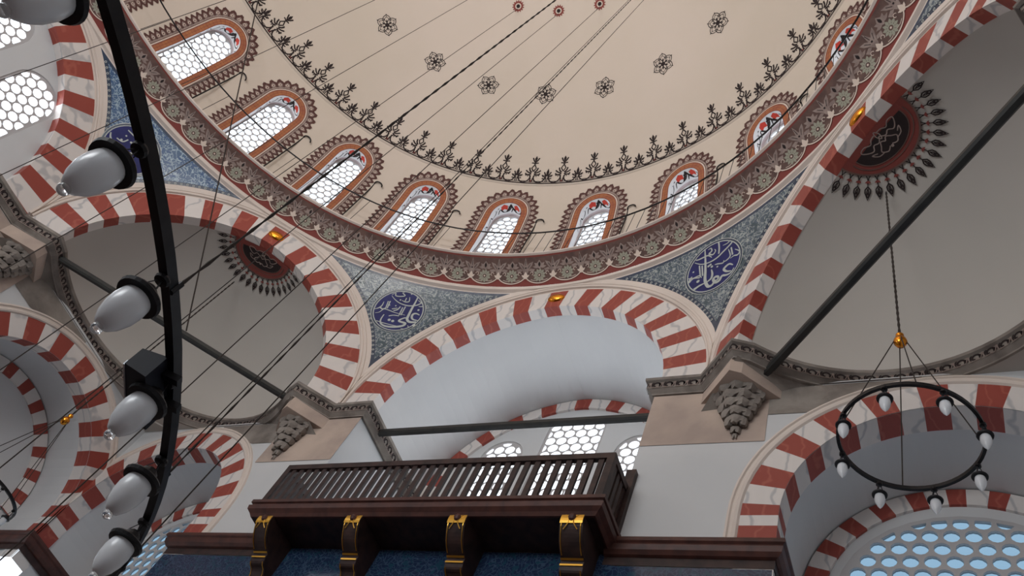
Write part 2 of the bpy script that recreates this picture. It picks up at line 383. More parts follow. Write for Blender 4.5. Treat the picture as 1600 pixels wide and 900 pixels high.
fill(mb, [loop] + [arch_outline(hw, z0, zs, za, 16, cx) for cx, hw, z0, zs, za in wins90], lambda x, y: f90(x, y, YB))
for cx, hw, z0, zs, za in wins90:
    o_ = arch_outline(hw, z0, zs, za, 16, cx)
    mb.grid([[f90(x, y, d) for x, y in o_] for d in (YB, YB + .22)], 0, close=True)
mb.build('end_wall', M['plaster'], wall_north)

def is_red(t, off=90, pitch=13.0, half=3.15):
    d = (math.degrees(t) - off) % pitch
    return min(d, pitch - d) < half
def arch_cells(pitch=13.0, half=3.15, a0=0.0, a1=180.0, off=90, sub=3):
    """angle breaks with colour 1 = red, 0 = white"""
    br = [a0]; k = math.floor((a0 - off) / pitch) - 1
    while off + k * pitch < a1 + pitch:
        for e in (off + k * pitch - half, off + k * pitch + half):
            if a0 < e < a1: br.append(e)
        k += 1
    br = sorted(br) + [a1]; out = []
    for p, q in zip(br, br[1:]):
        col = 1 if is_red(rad((p + q) / 2), off, pitch, half) else 0
        for j in range(sub): out.append((rad(p + (q - p) * j / sub), rad(p + (q - p) * (j + 1) / sub), col))
    return out

# rib of alternating stones round the end wall of the recess
mb = MB()
for t0, t1, c in arch_cells(15.5, 3.4):
    P = lambda t, k: (( intr(t) - k) * cos(t), ZS + (intr(t) - k) * sin(t))
    a, b = P(t0, 0), P(t1, 0); c2, e = P(t0, .26), P(t1, .26)
    mb.poly([f90(*c2, YB - .05), f90(*a, YB - .05), f90(*b, YB - .05), f90(*e, YB - .05)], c)
    mb.poly([f90(*c2, YB - .05), f90(*e, YB - .05), f90(*e, YB), f90(*c2, YB)], c)
tag(mb.build('trim_1', [M['white'], M['red']]), kind='structure')

# ---------------------------------------------------------------- the great arches (face, soffit, moulding)
def great_arch(a, idx, inner_wall=None):
    f = F(a); mb = MB()
    DB = D + .2
    for t0, t1, c in arch_cells():
        i0, i1, o0, o1 = intr(t0), intr(t1), extr(t0), extr(t1)
        P = lambda r, t, d=D: f(r * cos(t), ZS + r * sin(t), d)
        mb.poly([P(i0, t0), P(o0, t0), P(o1, t1), P(i1, t1)], c)
        mb.poly([P(i0, t0), P(i1, t1), P(i1, t1, DB), P(i0, t0, DB)], c)
    for s in (-1, 1):    # plain stone below the first voussoir
        pass
    o = tag(mb.build('trim_%d' % idx, [M['white'], M['red']]), kind='structure')
    # moulding that frames the arch
    mb = MB(); n = 72
    prof = [(3.03, -.004), (3.135, -.004), (3.14, .035), (3.165, .045), (3.185, .03), (3.195, .03), (3.205, .05), (3.235, .055), (3.25, .04), (3.26, .045), (3.335, .062)]
    rows = []
    for k in range(n + 1):
        t = PI * k / n
        rows.append([f(r * cos(t), 10.86 + r * sin(t), D - q) for r, q in prof])
    # keep the moulding off its neighbour at the corners of the octagon
    lim = D * math.tan(PI / 8)
    rr = []
    for k in range(n + 1):
        t = PI * k / n; row = []
        for r, q in prof:
            u = r * cos(t); L = (D - q) * math.tan(PI / 8); u = max(-L, min(L, u)); row.append(f(u, min(14.07, 10.86 + r * sin(t)), D - q))
        rr.append(row)
    mb.grid(rr, 0)
    mb.build('moulding', M['mould'], o, smooth=False)
    return o
mb = MB()
for V in range(8):
    va = rad(22.5 + 45 * V); Mx = Matrix.Rotation(va, 4, 'Z'); mb.box((8.375, -.35, 10.3), (8.45, .35, 11.6), 0, Mx)
mb.build('backing', M['mould'], wall_north)
for i, a in enumerate((90, 135, 45, 180, 0, 225, 270, 315)):
    great_arch(a, 2 + i)

# ---------------------------------------------------------------- semidomes over the corners
def semidome(a):
    f = F(a); c = D + .185; mb = MB(); rows = []
    for k in range(25):
        t = PI / 2 * k / 24; r = intr(t) * 1.004; rr = r * cos(t); z = ZS + r * sin(t)
        rows.append([f(rr * sin(rad(p)), z, c + rr * cos(rad(p))) for p in range(-90, 91, 5)])
    mb.grid(rows, 0)
    mb.grid([[f(2.53 * sin(rad(p)), z, c + 2.53 * cos(rad(p))) for p in range(-90, 91, 5)] for z in (10.44, ZS)], 0)
    o = tag(mb.build('ceiling', M['semi_shaded'], smooth=True), kind='structure')
    # painted half medallion at the crown
    def mp(x, y, off):      # x, y in the plan of the crown, y outwards
        rho = math.hypot(x, y); e = .17; R = 2.70
        rr = min(rho, 2.4); z = ZS + sqrt(R * R - (rr + e) ** 2)
        return f(x, z - off * 1.5, c + y + .004)
    mm = MB()
    def half(r0, r1, mi, off, n=44):
        rings = 5
        mm.grid([[mp((r0 + (r1 - r0) * j / rings) * cos(PI * k / n), (r0 + (r1 - r0) * j / rings) * sin(PI * k / n), off) for k in range(n + 1)] for j in range(rings + 1)], mi)
    half(.0, .62, 0, .006); half(.605, .63, 2, .009)
    inn = lambda r, k, off: mp(r * cos(PI * k / 30), .11 + .80 * r * abs(sin(PI * k / 30)) ** .9, off)
    mm.grid([[inn(.45 * j / 6, k, .010) for k in range(31)] for j in range(7)], 1)
    for r0_ in (.44, .50): mm.grid([[inn(r0_, k, .012) for k in range(31)], [inn(r0_ + .014, k, .012) for k in range(31)]], 2)
    motif = []
    K = 18
    for k in range(K):
        an = 180 * (k + .5) / K
        q = []; qr = []
        # direction is +x, then rotated
        q += st([(.60, -.045), (.655, -.012), (.70, 0)], .014, 3) + st([(.60, .045), (.655, .012), (.70, 0)], .014, 3)
        qr += disc(.715, 0, .024, 8) + leaf(.70, 0, 55, .05, .02) + leaf(.70, 0, -55, .05, .02)
        q += st([(.72, 0), (.78, 0)], .012, 1)
        q += st([(.775, 0), (.815, .036), (.855, .036), (.95, 0), (.855, -.036), (.815, -.036), (.775, 0)], .019, 1)
        q += st([(.80, 0), (.88, .016), (.92, 0)], .014, 2) + st([(.80, 0), (.88, -.016), (.92, 0)], .014, 2) + disc(.865, 0, .02, 6)
        ca, sa = cos(rad(an)), sin(rad(an)); ro = lambda ps: [[(x * ca - y * sa, x * sa + y * ca) for x, y in p] for p in ps]
        motif += [(1, 1, ro(q)), (0, 1, ro(qr))]
    # knotted strapwork in the middle
    kn = []
    for s in (1, -1):
        kn += [[(s * x, y + .04) for x, y in p] for p in
               st([(0, .10), (.07, .16), (.14, .13), (.20, .18), (.27, .14), (.32, .06), (.24, .04), (.16, .09), (.10, .05), (.03, .04)], .016) +
               st([(.02, .30), (.09, .33), (.15, .27), (.10, .22), (.05, .17), (0, .21)], .016) +
               st([(.13, .30), (.22, .28), (.27, .20), (.20, .24)], .014)]
    kn += st([(0, .05), (.03, .12), (0, .19), (-.03, .12)], .014, closed=True) + disc(0, .36, .022, 8)
    motif.append((3, 3, kn))
    stamp(mm, motif, mp)
    mm.build('painted_medallion', [M['maroon'], M['black'], M['umber'], M['taupe']], o)
    return o
SEMI = {a: semidome(a) for a in (135, 45)}

# ---------------------------------------------------------------- west tympanum with three windows, and plain east one
XW = 7.915
f180 = F(180)
wins180 = [(-1.42, .47, 10.95, 12.30, 12.78), (0.0, .56, 10.95, 12.72, 13.22), (1.42, .47, 10.95, 12.30, 12.78)]
mb = MB()
loop = [(2.53, 10.4)] + prof + [(-2.53, 10.4)]
fill(mb, [loop] + [arch_outline(hw, z0, zs, za, 16, cx) for cx, hw, z0, zs, za in wins180], lambda x, y: f180(x, y, XW))
for cx, hw, z0, zs, za in wins180:
    o_ = arch_outline(hw, z0, zs, za, 16, cx)
    mb.grid([[f180(x, y, d) for x, y in o_] for d in (XW, XW + .2)], 0, close=True)
mb.grid([[f180(s * 2.53, z, d) for z in (10.4, ZS)] for s in (1,) for d in (D, XW)], 0)
mb.build('tympanum', M['plaster'], wall_west)
for a_, w_ in ((0, wall_east), (270, wall_south), (225, wall_south), (315, wall_south)):
    mb = MB(); f0 = F(a_)
    fill(mb, [loop], lambda x, y: f0(x, y, XW)); mb.build('tympanum', M['plaster'], w_)

WN = [0]
def window(f, cx, hw, z0, zs, za, depth, pitch, r, pane='pane', fr=.045):
    """pierced plaster window with its glass"""
    WN[0] += 1
    e = tag(empty('window_%d' % WN[0]), kind='structure')
    o_ = arch_outline(hw + .01, z0 - .01, zs, za + .01, 16, cx); i_ = arch_outline(hw - fr, z0 + fr, zs, za - fr, 16, cx)
    g = MB(); grille(g, o_, i_, pitch, r, lambda x, y, t: f(x, y, depth + t), .05)
    g.build('pierced_screen', M['grille'], e)
    g = MB(); fill(g, [o_], lambda x, y: f(x, y, depth + .03)); g.build('glass', M[pane], e)
    return e
for cx, hw, z0, zs, za in wins90: window(f90, cx, hw, z0, zs, za, YB + .02, .222, .098)
for cx, hw, z0, zs, za in wins180: window(f180, cx, hw, z0, zs, za, XW + .02, .20, .088)

# ---------------------------------------------------------------- lower arches, their deep reveals, lunettes and windows
TN = [20]
def low_bay(a, s, depth=9.0, hi=True, lun=True):
    """s = +-1 picks the arch at u = s*6"""
    f = F(a); cx = s * BC; LW = (1.36, 6.2, BZ - .15, 9.47) if lun else (1.2, 5.8, 6.9, 7.75)
    cells = arch_cells(17.4, 4.5, 0, 180, 92.5 if s * (1 if a == 90 else -1) > 0 else 87.5)
    if a == 180: cells = arch_cells(17.4, 4.5, 0, 180, 91)
    mb = MB()
    cl = lambda u: max(-D, min(D, u))
    P = lambda r, t, d=D - .006: f(cl(cx + r * cos(t)), BZ + r * sin(t), d)
    for t0, t1, c in cells:
        mb.poly([P(R1, t0), P(RO, t0), P(RO, t1), P(R1, t1)], c)
        mb.poly([P(R1, t0, D), P(R1, t1, D), P(R1, t1, 8.06), P(R1, t0, 8.06)], c)
    for side in (-1, 1):     # upright stones below the springing
        for z1, z0, c in ((BZ, 8.05, 0), (8.05, 7.77, 1), (7.77, 7.3, 0)):
            ui, uo = cx + side * R1, cl(cx + side * RO)
            mb.poly([f(ui, z0, D - .006), f(uo, z0, D - .006), f(uo, z1, D - .006), f(ui, z1, D - .006)], c)
            mb.poly([f(ui, z0, D), f(ui, z1, D), f(ui, z1, 8.06), f(ui, z0, 8.06)], c)
    TN[0] += 1
    o = tag(mb.build('trim_%d' % TN[0], [M['white'], M['red']]), kind='structure')
    mb = MB(); n = 40
    pr = [(RO, .006), (RO + .02, .03), (RO + .05, .035), (RO + .07, .015), (RO + .10, .015), (RO + .115, .035), (RO + .14, .03), (RO + .15, 0)]
    mb.grid([[f(cl(cx + r * cos(PI * k / n)), BZ + r * sin(PI * k / n), D - q) for r, q in pr] for k in range(n + 1)], 0)
    for sg in (-1, 1): mb.grid([[f(cl(cx + sg * r), z, D - q) for r, q in pr] for z in (BZ, 7.78)], 0)
    mb.build('moulding', M['mould'], o)
    # plain barrel behind
    mb = MB()
    half_out = [(R1 * cos(PI * k / 32), BZ + R1 * sin(PI * k / 32)) for k in range(33)]
    path = [(R1, 5.4)] + half_out + [(-R1, 5.4)]
    mb.grid([[f(cx + x * q, BZ + (z - BZ) * (q if z > BZ else 1), d) for x, z in path] for q, d in ((1.012, 8.045), (1.012, 8.5), (1.012, depth + .01))], 0)
    fill(mb, [[(cx - R1 * 1.03, 5.4), (cx + R1 * 1.03, 5.4)] + [(cx + x * 1.03, BZ + (z - BZ) * 1.03) for x, z in half_out]] + ([arch_outline(*LW, 20, cx)]), lambda x, y: f(x, y, depth))
    mb.poly([f(cx - R1, 5.6, D), f(cx + R1, 5.6, D), f(cx + R1, 5.6, depth), f(cx - R1, 5.6, depth)])
    mb.build('barrel_vault', M['plaster'], o)
    mb = MB()
    for t0, t1, c in arch_cells(15.5, 3.6, 0, 180, 90):
        P = lambda r, t, d: f(cx + r * cos(t), BZ + r * sin(t), d)
        mb.poly([P(1.45, t0, depth - .04), P(R1, t0, depth - .04), P(R1, t1, depth - .04), P(1.45, t1, depth - .04)], c)
        mb.poly([P(1.45, t0, depth - .04), P(1.45, t1, depth - .04), P(1.45, t1, depth), P(1.45, t0, depth)], c)
    mb.build('inner_rib', [M['white'], M['red']], o)
    window(f, cx, *LW, depth - .02, .22, .088, 'pane_blue' if lun else 'pane')
    return o
low_bay(90, 1); low_bay(90, -1); low_bay(180, 1, lun=False)
low_bay(180, -1, lun=False)

# ---------------------------------------------------------------- stone wall bands and soffits under the semidomes
def band(f, x0, x1, z0, z1, mat, parent=None):
    mb = MB(); mb.poly([f(x0, z0, D - .008), f(x1, z0, D - .008), f(x1, z1, D - .008), f(x0, z1, D - .008)])
    return mb.build('ashlar_band', M[mat], parent)
def band2(f, s, x1, parent):
    mb = MB(); us = [4.06 + (x1 - 4.06) * k / 24 for k in range(25)]
    low = lambda u: min(10.44, max(9.92, BZ + sqrt(max(0, 2.25 ** 2 - (u - BC) ** 2))))
    mb.grid([[f(s * u, low(u), D - .008) for u in us], [f(s * u, 10.45, D - .008) for u in us]])
    mb.build('ashlar_band', M['stone2'], parent)
for s in (-1, 1):
    band(f90, s * 2.5, s * 4.06, 9.42, 10.45, 'stone', wall_north)
    band2(f90, s, 5.6, wall_north)
band(f180, 2.5, 4.06, 9.42, 10.45, 'stone', wall_west)
band2(f180, 1, 5.6, wall_west)

def squinch(a):
    """underside between the round cornice of a semidome and the square corner of the walls"""
    f = F(a); c = D; mb = MB(); W = D; rows = [[], [], []]; mi = []
    for p in range(-90, 91, 3):
        s_, c_ = sin(rad(p)), cos(rad(p))
        # walls in this frame lie at 45 degrees: distance along the ray until |u| + d = W*sqrt2
        L = (W * sqrt(2) - c) / (abs(s_) + c_)
        R = min(2.42, L - .02)
        h = max(0, (abs(p) - 30) / 60) ** 1.5 * .42 * min(1, max(0, (L - R - .02) / .4))
        rows[0].append(f(R * s_, 10.47, c + R * c_)); m_ = (R + L) / 2
        rows[1].append(f(m_ * s_, 10.47 - h * .35, c + m_ * c_)); rows[2].append(f(L * s_, 10.47 - h, c + L * c_))
    mb.grid(rows, lambda i, j: 1 if (j < 18 or j > 41) else 0)
    o = mb.build('ceiling', [M['semi_shaded'], M['stone2']]); tag(o, kind='structure'); return o
squinch(135); squinch(45)

# ---------------------------------------------------------------- carved stone cornice at the springing
def offset_path(path, d):
    out = []
    n = len(path)
    for i, p in enumerate(path):
        ns = []
        for a, b in ((path[i - 1], p) if i else (None, None), (p, path[i + 1]) if i < n - 1 else (None, None)):
            if a is None: continue
            dx, dy = b[0] - a[0], b[1] - a[1]; l = math.hypot(dx, dy); ns.append((-dy / l, dx / l))
        if len(ns) == 1: m_ = ns[0]; k = 1
        else:
            m_ = (ns[0][0] + ns[1][0], ns[0][1] + ns[1][1]); l = math.hypot(*m_); m_ = (m_[0] / l, m_[1] / l); k = 1 / max(.3, m_[0] * ns[0][0] + m_[1] * ns[0][1])
        out.append((p[0] + m_[0] * d * k, p[1] + m_[1] * d * k))
    return out
def sweep(mb, path, prof, mi=0):
    mb.grid([[(x, y, z) for x, y in offset_path(path, o)] for o, z in prof], mi)
def along(path, d):
    """arc-length walker on the offset path: s -> (x, y), normal"""
    q = offset_path(path, d); acc = [0]
    for a, b in zip(q, q[1:]): acc.append(acc[-1] + math.hypot(b[0] - a[0], b[1] - a[1]))
    def at(s, extra):
        i = 0
        while i < len(q) - 2 and acc[i + 1] < s: i += 1
        t = (s - acc[i]) / max(acc[i + 1] - acc[i], 1e-6); a, b = q[i], q[i + 1]; l = acc[i + 1] - acc[i] or 1
        nx, ny = -(b[1] - a[1]) / l, (b[0] - a[0]) / l
        return (a[0] + t * (b[0] - a[0]) + nx * extra, a[1] + t * (b[1] - a[1]) + ny * extra)
    return at, acc[-1]

def ring_pts(sx):   # round part of the plan of the cornice in the corner (sx*, +), from the north side round to the side wall
    pts = []
    for p in range(-86, 87, 4):
        aa = rad(p); n = (sx * sqrt(.5), sqrt(.5)); t = (-sx * sqrt(.5), sqrt(.5))     # t points to the north end
        x = D * n[0] + 2.42 * (cos(aa) * n[0] - sin(aa) * t[0]); y = D * n[1] + 2.42 * (cos(aa) * n[1] - sin(aa) * t[1])
        pts.append((x, y))
    return pts
fx, fy = D * .70711, D * .70711
CW = [(-2.50, 9.8), (-2.50, D), (-3.196, D), (-3.70, 7.215)] + ring_pts(-1) + [(-7.215, 3.70), (-D, 3.196), (-D, 2.50), (-7.93, 2.50)]
CE = [(2.50, 9.8), (2.50, D), (3.196, D), (3.70, 7.215)] + ring_pts(1) + [(7.215, 3.70), (D, 3.196), (D, 2.50), (7.93, 2.50)]
CE = [(x, y) for x, y in CE][::-1]
cprof = [(0, 10.46), (.03, 10.46), (.035, 10.48), (.09, 10.525), (.10, 10.53), (.10, 10.65), (.135, 10.67), (.14, 10.72), (.12, 10.74), (-.12, 10.745)]
for i, P in enumerate((CW, CE)):
    mb = MB(); sweep(mb, P, cprof)
    at, L = along(P, .10)
    mot = []
    carve = (st([(-.055, -.045), (-.05, .02), (-.01, .045), (.03, .02), (.03, -.03), (0, -.035)], .027, 3) + st([(.06, -.05), (.055, .03), (.035, .05)], .020, 2) + leaf(-.085, -.04, 60, .09, .045))
    pale = st([(-.085, .05), (-.06, -.05), (0, -.055), (.06, -.055), (.08, .05)], .010, 3)
    n = int(L / .17)
    for k in range(n):
        s0 = (k + .5) * L / n
        stamp(mb, [(1, 1, carve), (2, 2, pale)], lambda x, y, off: (*at(min(max(s0 + x, 0), L), off), 10.592 + y * 1.0))
    # small beads under the lip
    tag(mb.build('trim_%d' % (30 + i), [M['stone2'], M['black'], M['taupe']]), kind='structure')

# muqarnas corbels that carry the feet of the diagonal arches
def corbel(x, y, out, flip, label):
    e = tag(empty('muqarnas_corbel', (x, y, 9.42)), label, 'corbel', None)
    ox, oy = out; tx, ty = -oy, ox
    mb = MB(); pl = [(-.52, 0), (-.04, .50), (.10, .44), (.50, 0)] if flip > 0 else [(-.50, 0), (-.10, .44), (.04, .50), (.52, 0)]
    mb.grid([[(tx * u + ox * w, ty * u + oy * w, z) for u, w in pl] for z in (1.07, .80)], 0); mb.poly([(tx * u + ox * w, ty * u + oy * w, .80) for u, w in pl]); mb.build('springer_block', M['stone'], e)
    tiers = [(.33, 10.23, 10.12, 5), (.29, 10.12, 10.00, 4), (.25, 10.00, 9.88, 4), (.20, 9.88, 9.77, 3), (.15, 9.77, 9.64, 3), (.07, 9.64, 9.54, 2), (.035, 9.54, 9.46, 2)]
    for k, (R, zt, zb, npt) in enumerate(tiers):
        mb = MB(); rows = []
        for z, sc, am in ((zt, 1.0, .05), (zb + .05, .96, .10), (zb, .84, .16)):
            row = []
            for j in range(npt * 4 + 1):
                a = PI * j / (npt * 4); star = 1 + am * (1 if j % 4 == 2 else (-1 if j % 4 == 0 else 0))
                r = R * sc * star
                row.append((tx * r * cos(a) + ox * r * sin(a), ty * r * cos(a) + oy * r * sin(a), z - 9.42 + (.05 if j % 4 == 0 and am > .1 else 0)))
            rows.append(row)
        mb.grid(rows, 0); mb.add([(tx * 0, ty * 0, zb - 9.42 + .06)] + rows[-1], [(0, j + 2, j + 1) for j in range(npt * 4)])
        mb.build('tier', M['stone2'], e)
    return e
corbel(3.70, D - .01, (0, -1), 1, 'grey carved muqarnas corbel on the wall right of the wooden balcony')
corbel(-3.70, D - .01, (0, -1), -1, 'pink-grey muqarnas corbel on the wall above the left end of the wooden balcony')
corbel(-(D - .01), 3.70, (1, 0), 1, 'grey muqarnas corbel at the left picture edge under the striped arch foot')

# ---------------------------------------------------------------- dome, drum, cornice
def rdrum(z):
    return 7.70 if z < 15.2 else 7.70 - .58 * ((z - 15.2) / 2.66) ** 1.7
def cyl_pt(r, az, z): return (r * cos(rad(az)), r * sin(rad(az)), z)

mb = MB(); rows = []
NS = 24
sc0 = RD * math.asin((17.88 - ZD) / RD)
for k in range(NS + 1):
    s = sc0 + (RD * PI / 2 - sc0) * k / NS
    rows.append([cyl_pt(max(RD * cos(s / RD), .001), az, ZD + RD * sin(s / RD)) for az in range(0, 360, 3)])
mb.grid(rows, 0, close=True)
rows = [[cyl_pt(r, az, z) for az in range(0, 360, 3)] for r, z in ((7.14, 17.83), (7.105, 17.83), (RD * cos(sc0 / RD), 17.88))]
mb.grid(rows, 0, close=True)
dome = tag(mb.build('ceiling', M['dome'], smooth=True), kind='structure')

def dome_map(az0, s0):
    def fn(x, y, off):
        s = s0 + y; ph = s / RD; R = RD - off; r = R * cos(ph)
        az = rad(az0) - x / (RD * cos(s0 / RD))
        return (r * cos(az), r * sin(az), ZD + R * sin(ph))
    return fn

# crest of palmettes round the foot of the dome
tall = []
for q in (1, -1):
    tall += [[(q * x, y) for x, y in p] for p in
        st([(.028, .05), (.026, .14), (.06, .225), (.075, .27)], .026, 3) +
        st([(.03, .285), (.09, .255), (.165, .262)], .034, 2) + st([(.150, .225), (.178, .30)], .034, 1) +
        st([(.05, .30), (.12, .325), (.185, .38)], .034, 2) + st([(.03, .32), (.085, .375), (.105, .455)], .036, 2) +
        st([(0, .35), (.056, .445), (0, .545)], .030, 1) +
        st([(0, .565), (.05, .59), (.088, .585)], .030, 2) + st([(0, .60), (.05, .665), (.082, .735)], .034, 2)]
tall += st([(0, .53), (0, .66)], .022, 1) + leaf(0, .63, 90, .16, .07)
tall_r = disc(0, .07, .034, 8)
small = []
for q in (1, -1):
    small += [[(q * x, y) for x, y in p] for p in
        st([(.018, .05), (.018, .12), (.02, .18)], .022, 2) + st([(.02, .155), (.07, .14), (.118, .155)], .030, 2) +
        st([(.02, .19), (.08, .205), (.13, .25)], .032, 2) + st([(.015, .21), (.055, .275), (.085, .335)], .034, 2)]
small += leaf(0, .20, 90, .24, .07)
def scallop(cx, r):
    pts = [(cx + r * cos(rad(a)), .20 + .165 * sin(rad(a))) for a in range(168, 373, 12)]
    o = st(pts, .034, 1)
    return o + ringp(cx - r + .036, .215, .030, .018, 8, -40, 220) + ringp(cx + r - .036, .215, .030, .018, 8, -40, 220)
P6 = RD * cos(sc0 / RD) * rad(6.0)
def crest_unit():
    u = tall + shift(small, P6 / 2, 0) + scallop(P6 / 4, .145) + scallop(-P6 / 4, .145)
    n = 8
    line = []
    for yy, w in ((.010, .030), (.052, .014)):
        line += st([(-P6 / 2 + P6 * k / n, yy + (0.020 * (1 - abs(cos(2 * PI * k / n))) if w < .02 else 0)) for k in range(n + 1)], w, 1)
    return u + line
mb = MB()
cu = crest_unit(); red = shift(tall_r, 0, 0) + ringp(.05, .075, .03, .016, 8, 0, 250) + ringp(-.05, .075, .03, .016, 8, -70, 180)
for k in range(60):
    fn = dome_map(1.9 + 6 * k, sc0)
    stamp(mb, [(1, 1, red), (0, 2, cu)], fn)
mb.build('painted_crest', [M['black'], M['maroon']], dome)
# rosettes and rope collars
ros = []
for k in range(6):
    a = 60 * k + 20
    ca, sa = cos(rad(a)), sin(rad(a)); ro = lambda ps: [[(x * ca - y * sa, x * sa + y * ca) for x, y in p] for p in ps]
    ros += ro(st([(.115, -.10), (.20, -.075), (.25, 0), (.20, .075), (.115, .10)], .017, 3) + st([(.235, 0), (.275, 0)], .022, 1) +
              st([(.07, 0), (.12, .045), (.17, .05)], .016, 3, taper=True) + st([(.07, 0), (.12, -.045), (.17, -.05)], .016, 3, taper=True) + leaf(.04, 0, 0, .10, .045) +
              st([(.10, .085), (.15, .055), (.20, .0), (.15, -.055), (.10, -.085)], .011, 3) + disc(.205, 0, .014, 6))
    ros += ro([[(0, 0), (.035, .02), (.07, 0), (.035, -.02)]])
ros += disc(0, 0, .055, 10)
mb = MB()
for k in range(24):
    stamp(mb, [(0, 1, ros)], dome_map(15 * k, RD * math.asin((19.86 - ZD) / RD)))
mb.build('painted_rosettes', M['black'], dome)
mb = MB(); col = ringp(0, 0, .10, .045, 20) ; spk = []
for k in range(14): spk += leaf(.115 * cos(2 * PI * k / 14), .115 * sin(2 * PI * k / 14), 360 * k / 14, .04, .03)
for k in range(24):
    stamp(mb, [(1, 1, col + spk), (0, 2, disc(0, 0, .048, 12))], dome_map(89.3 + 15 * k, RD * math.asin((21.12 - ZD) / RD)))
mb.build('painted_rope_collars', [M['black'], M['maroon']], dome)

# drum with its 24 windows: one bay repeated
HW, WZ0, WZS, WZA = .355, 14.78, 16.86, 17.27
U0 = 7.7
def drum_map(az0, rr=None):
    def fn(u, z, off=0.0):
        r = (rdrum(z) if rr is None else rr) - off; az = rad(az0) - u / U0
        return (r * cos(az), r * sin(az), z)
    return fn
def w_out(k):
    """window outline grown outward by k, as an open list from the left foot over the head to the right foot"""
    pts = [(-HW - k, WZ0 - .1 + j * (WZS - WZ0 + .1) / 12) for j in range(12)]
    n = 26
    for j in range(n + 1):
        a = PI - PI * j / n; pts.append(((HW + k) * cos(a), WZS + (WZA - WZS + k * 1.0) * max(sin(a), 0) ** .92))
    pts += [(HW + k, WZS - (j + 1) * (WZS - WZ0 + .1) / 12) for j in range(12)]
    return pts
WOFF = {45: 44.4, 60: 59.4, 75: 74.5, 90: 90.0, 105: 106.0, 120: 121.2, 135: 136.2, 150: 151.1, 165: 166.2, 180: 181.0}
AZ = [WOFF.get(15 * b, 15.0 * b) for b in range(24)]
drum = MB()
inner = w_out(0)
def to_rect(p, Ll, Lr):
    x, z = p; LB = Ll if x < 0 else Lr
    if z <= WZS:  return (math.copysign(LB, x), z)
    dx, dz = x, z - WZS; h = 17.83 - WZS
    t = min(LB / abs(dx) if abs(dx) > 1e-6 else 1e9, h / dz if dz > 1e-6 else 1e9); return (dx * t, WZS + dz * t)
for b in range(24):
    fn = drum_map(AZ[b])
    Ll = U0 * rad(((AZ[(b + 1) % 24] - AZ[b]) % 360) / 2); Lr = U0 * rad(((AZ[b] - AZ[b - 1]) % 360) / 2)
    rq = [to_rect(p, Ll, Lr) for p in inner]
    drum.grid([[fn(p[0] + (q[0] - p[0]) * j / 5, p[1] + (q[1] - p[1]) * j / 5) for p, q in zip(inner, rq)] for j in range(6)], 0)
    for i in range(len(rq) - 1):
        p, q = rq[i], rq[i + 1]
        if p[0] < 0 and abs(p[0] + Ll) < 1e-6 and abs(q[1] - 17.83) < 1e-6 and p[1] < 17.83 - 1e-6: drum.poly([fn(*p), fn(*q), fn(-Ll, 17.83)])
        if q[0] > 0 and abs(q[0] - Lr) < 1e-6 and abs(p[1] - 17.83) < 1e-6 and q[1] < 17.83 - 1e-6: drum.poly([fn(*p), fn(*q), fn(Lr, 17.83)])
    drum.poly([fn(-HW, WZ0), fn(HW, WZ0), fn(HW, 14.66), fn(-HW, 14.66)])
drum_o = tag(drum.build('wall_drum', M['dome']), kind='structure')
# walkway behind the cornice lip
mb = MB(); mb.grid([[cyl_pt(r, az, z) for az in range(0, 360, 3)] for r, z in ((7.2, 14.62), (7.72, 14.64))], 0, close=True)
mb.build('walkway', M['mould'], drum_o)

# one window bay: painted frame + reveal + pierced screen + glass, then repeated
def walker(pts):
    acc = [0]
    for a, b in zip(pts, pts[1:]): acc.append(acc[-1] + math.hypot(b[0] - a[0], b[1] - a[1]))
    def at(s, t):
        i = 0
        while i < len(pts) - 2 and acc[i + 1] < s: i += 1
        a, b = pts[i], pts[i + 1]; l = acc[i + 1] - acc[i]; k = (s - acc[i]) / l; nx, ny = -(b[1] - a[1]) / l, (b[0] - a[0]) / l
        # blend the normal at joints so that motifs do not tear
        return (a[0] + k * (b[0] - a[0]) + nx * t, a[1] + k * (b[1] - a[1]) + ny * t)
    return at, acc[-1]
def frame_mesh():
    mb = MB(); fn = drum_map(0)
    def strip(k0, k1, mi, off):
        a, b = w_out(k0), w_out(k1); mb.grid([[fn(x, z, off) for x, z in a], [fn(x, z, off) for x, z in b]], mi)
    strip(0, .14, 0, .004)                      # orange band
    strip(.0, .012, 1, .007); strip(.13, .143, 1, .007)
    strip(.152, .172, 2, .005)                    # pale line
    strip(.172, .186, 3, .005); strip(.186, .35, 4, .004)
    at, L = walker(w_out(.0))
    g = []
    for k in range(int(L / .085)): g += st([(at(k * .085, .015)), (at(k * .085, .13))], .006, 1)
    a_ = w_out(.07); g += st(a_, .006, 1)
    stamp(mb, [(5, 1, g)], fn)
    at, L = walker(w_out(.198)); n = int(L / .145); fr = []; pl = []
    for k in range(n):
        s0 = (k + .5) * L / n; w = L / n / 2
        f2 = lambda ps: [[at(min(max(s0 + x, .001), L - .001), y) for x, y in p] for p in ps]
        fr += f2(st([(-w, .02), (-w * .9, .10), (-w * .45, .15), (0, .205), (w * .45, .16), (w * .9, .11), (w, .02)], .042, 3))
        fr += f2([[(-w, .05), (-w * 1.0, .13), (-w * .55, .14)], [(w, .05), (w * .55, .14), (w, .13)], [(-w * .4, .15), (0, .24), (w * .4, .15)]])
        pl += f2(ringp(0, .075, .028, .012, 8)) 
        fr += f2(disc(0, .075, .014, 6) + st([(-w * .6, .02), (-w * .45, .06), (0, .02), (w * .45, .06), (w * .6, .02)], .009, 2))
    stamp(mb, [(2, 1, pl), (3, 2, fr)], fn)
    return mb
FRM = frame_mesh()
def rscr(z): return 7.97 - .31 * (z - 14.78) / 2.49
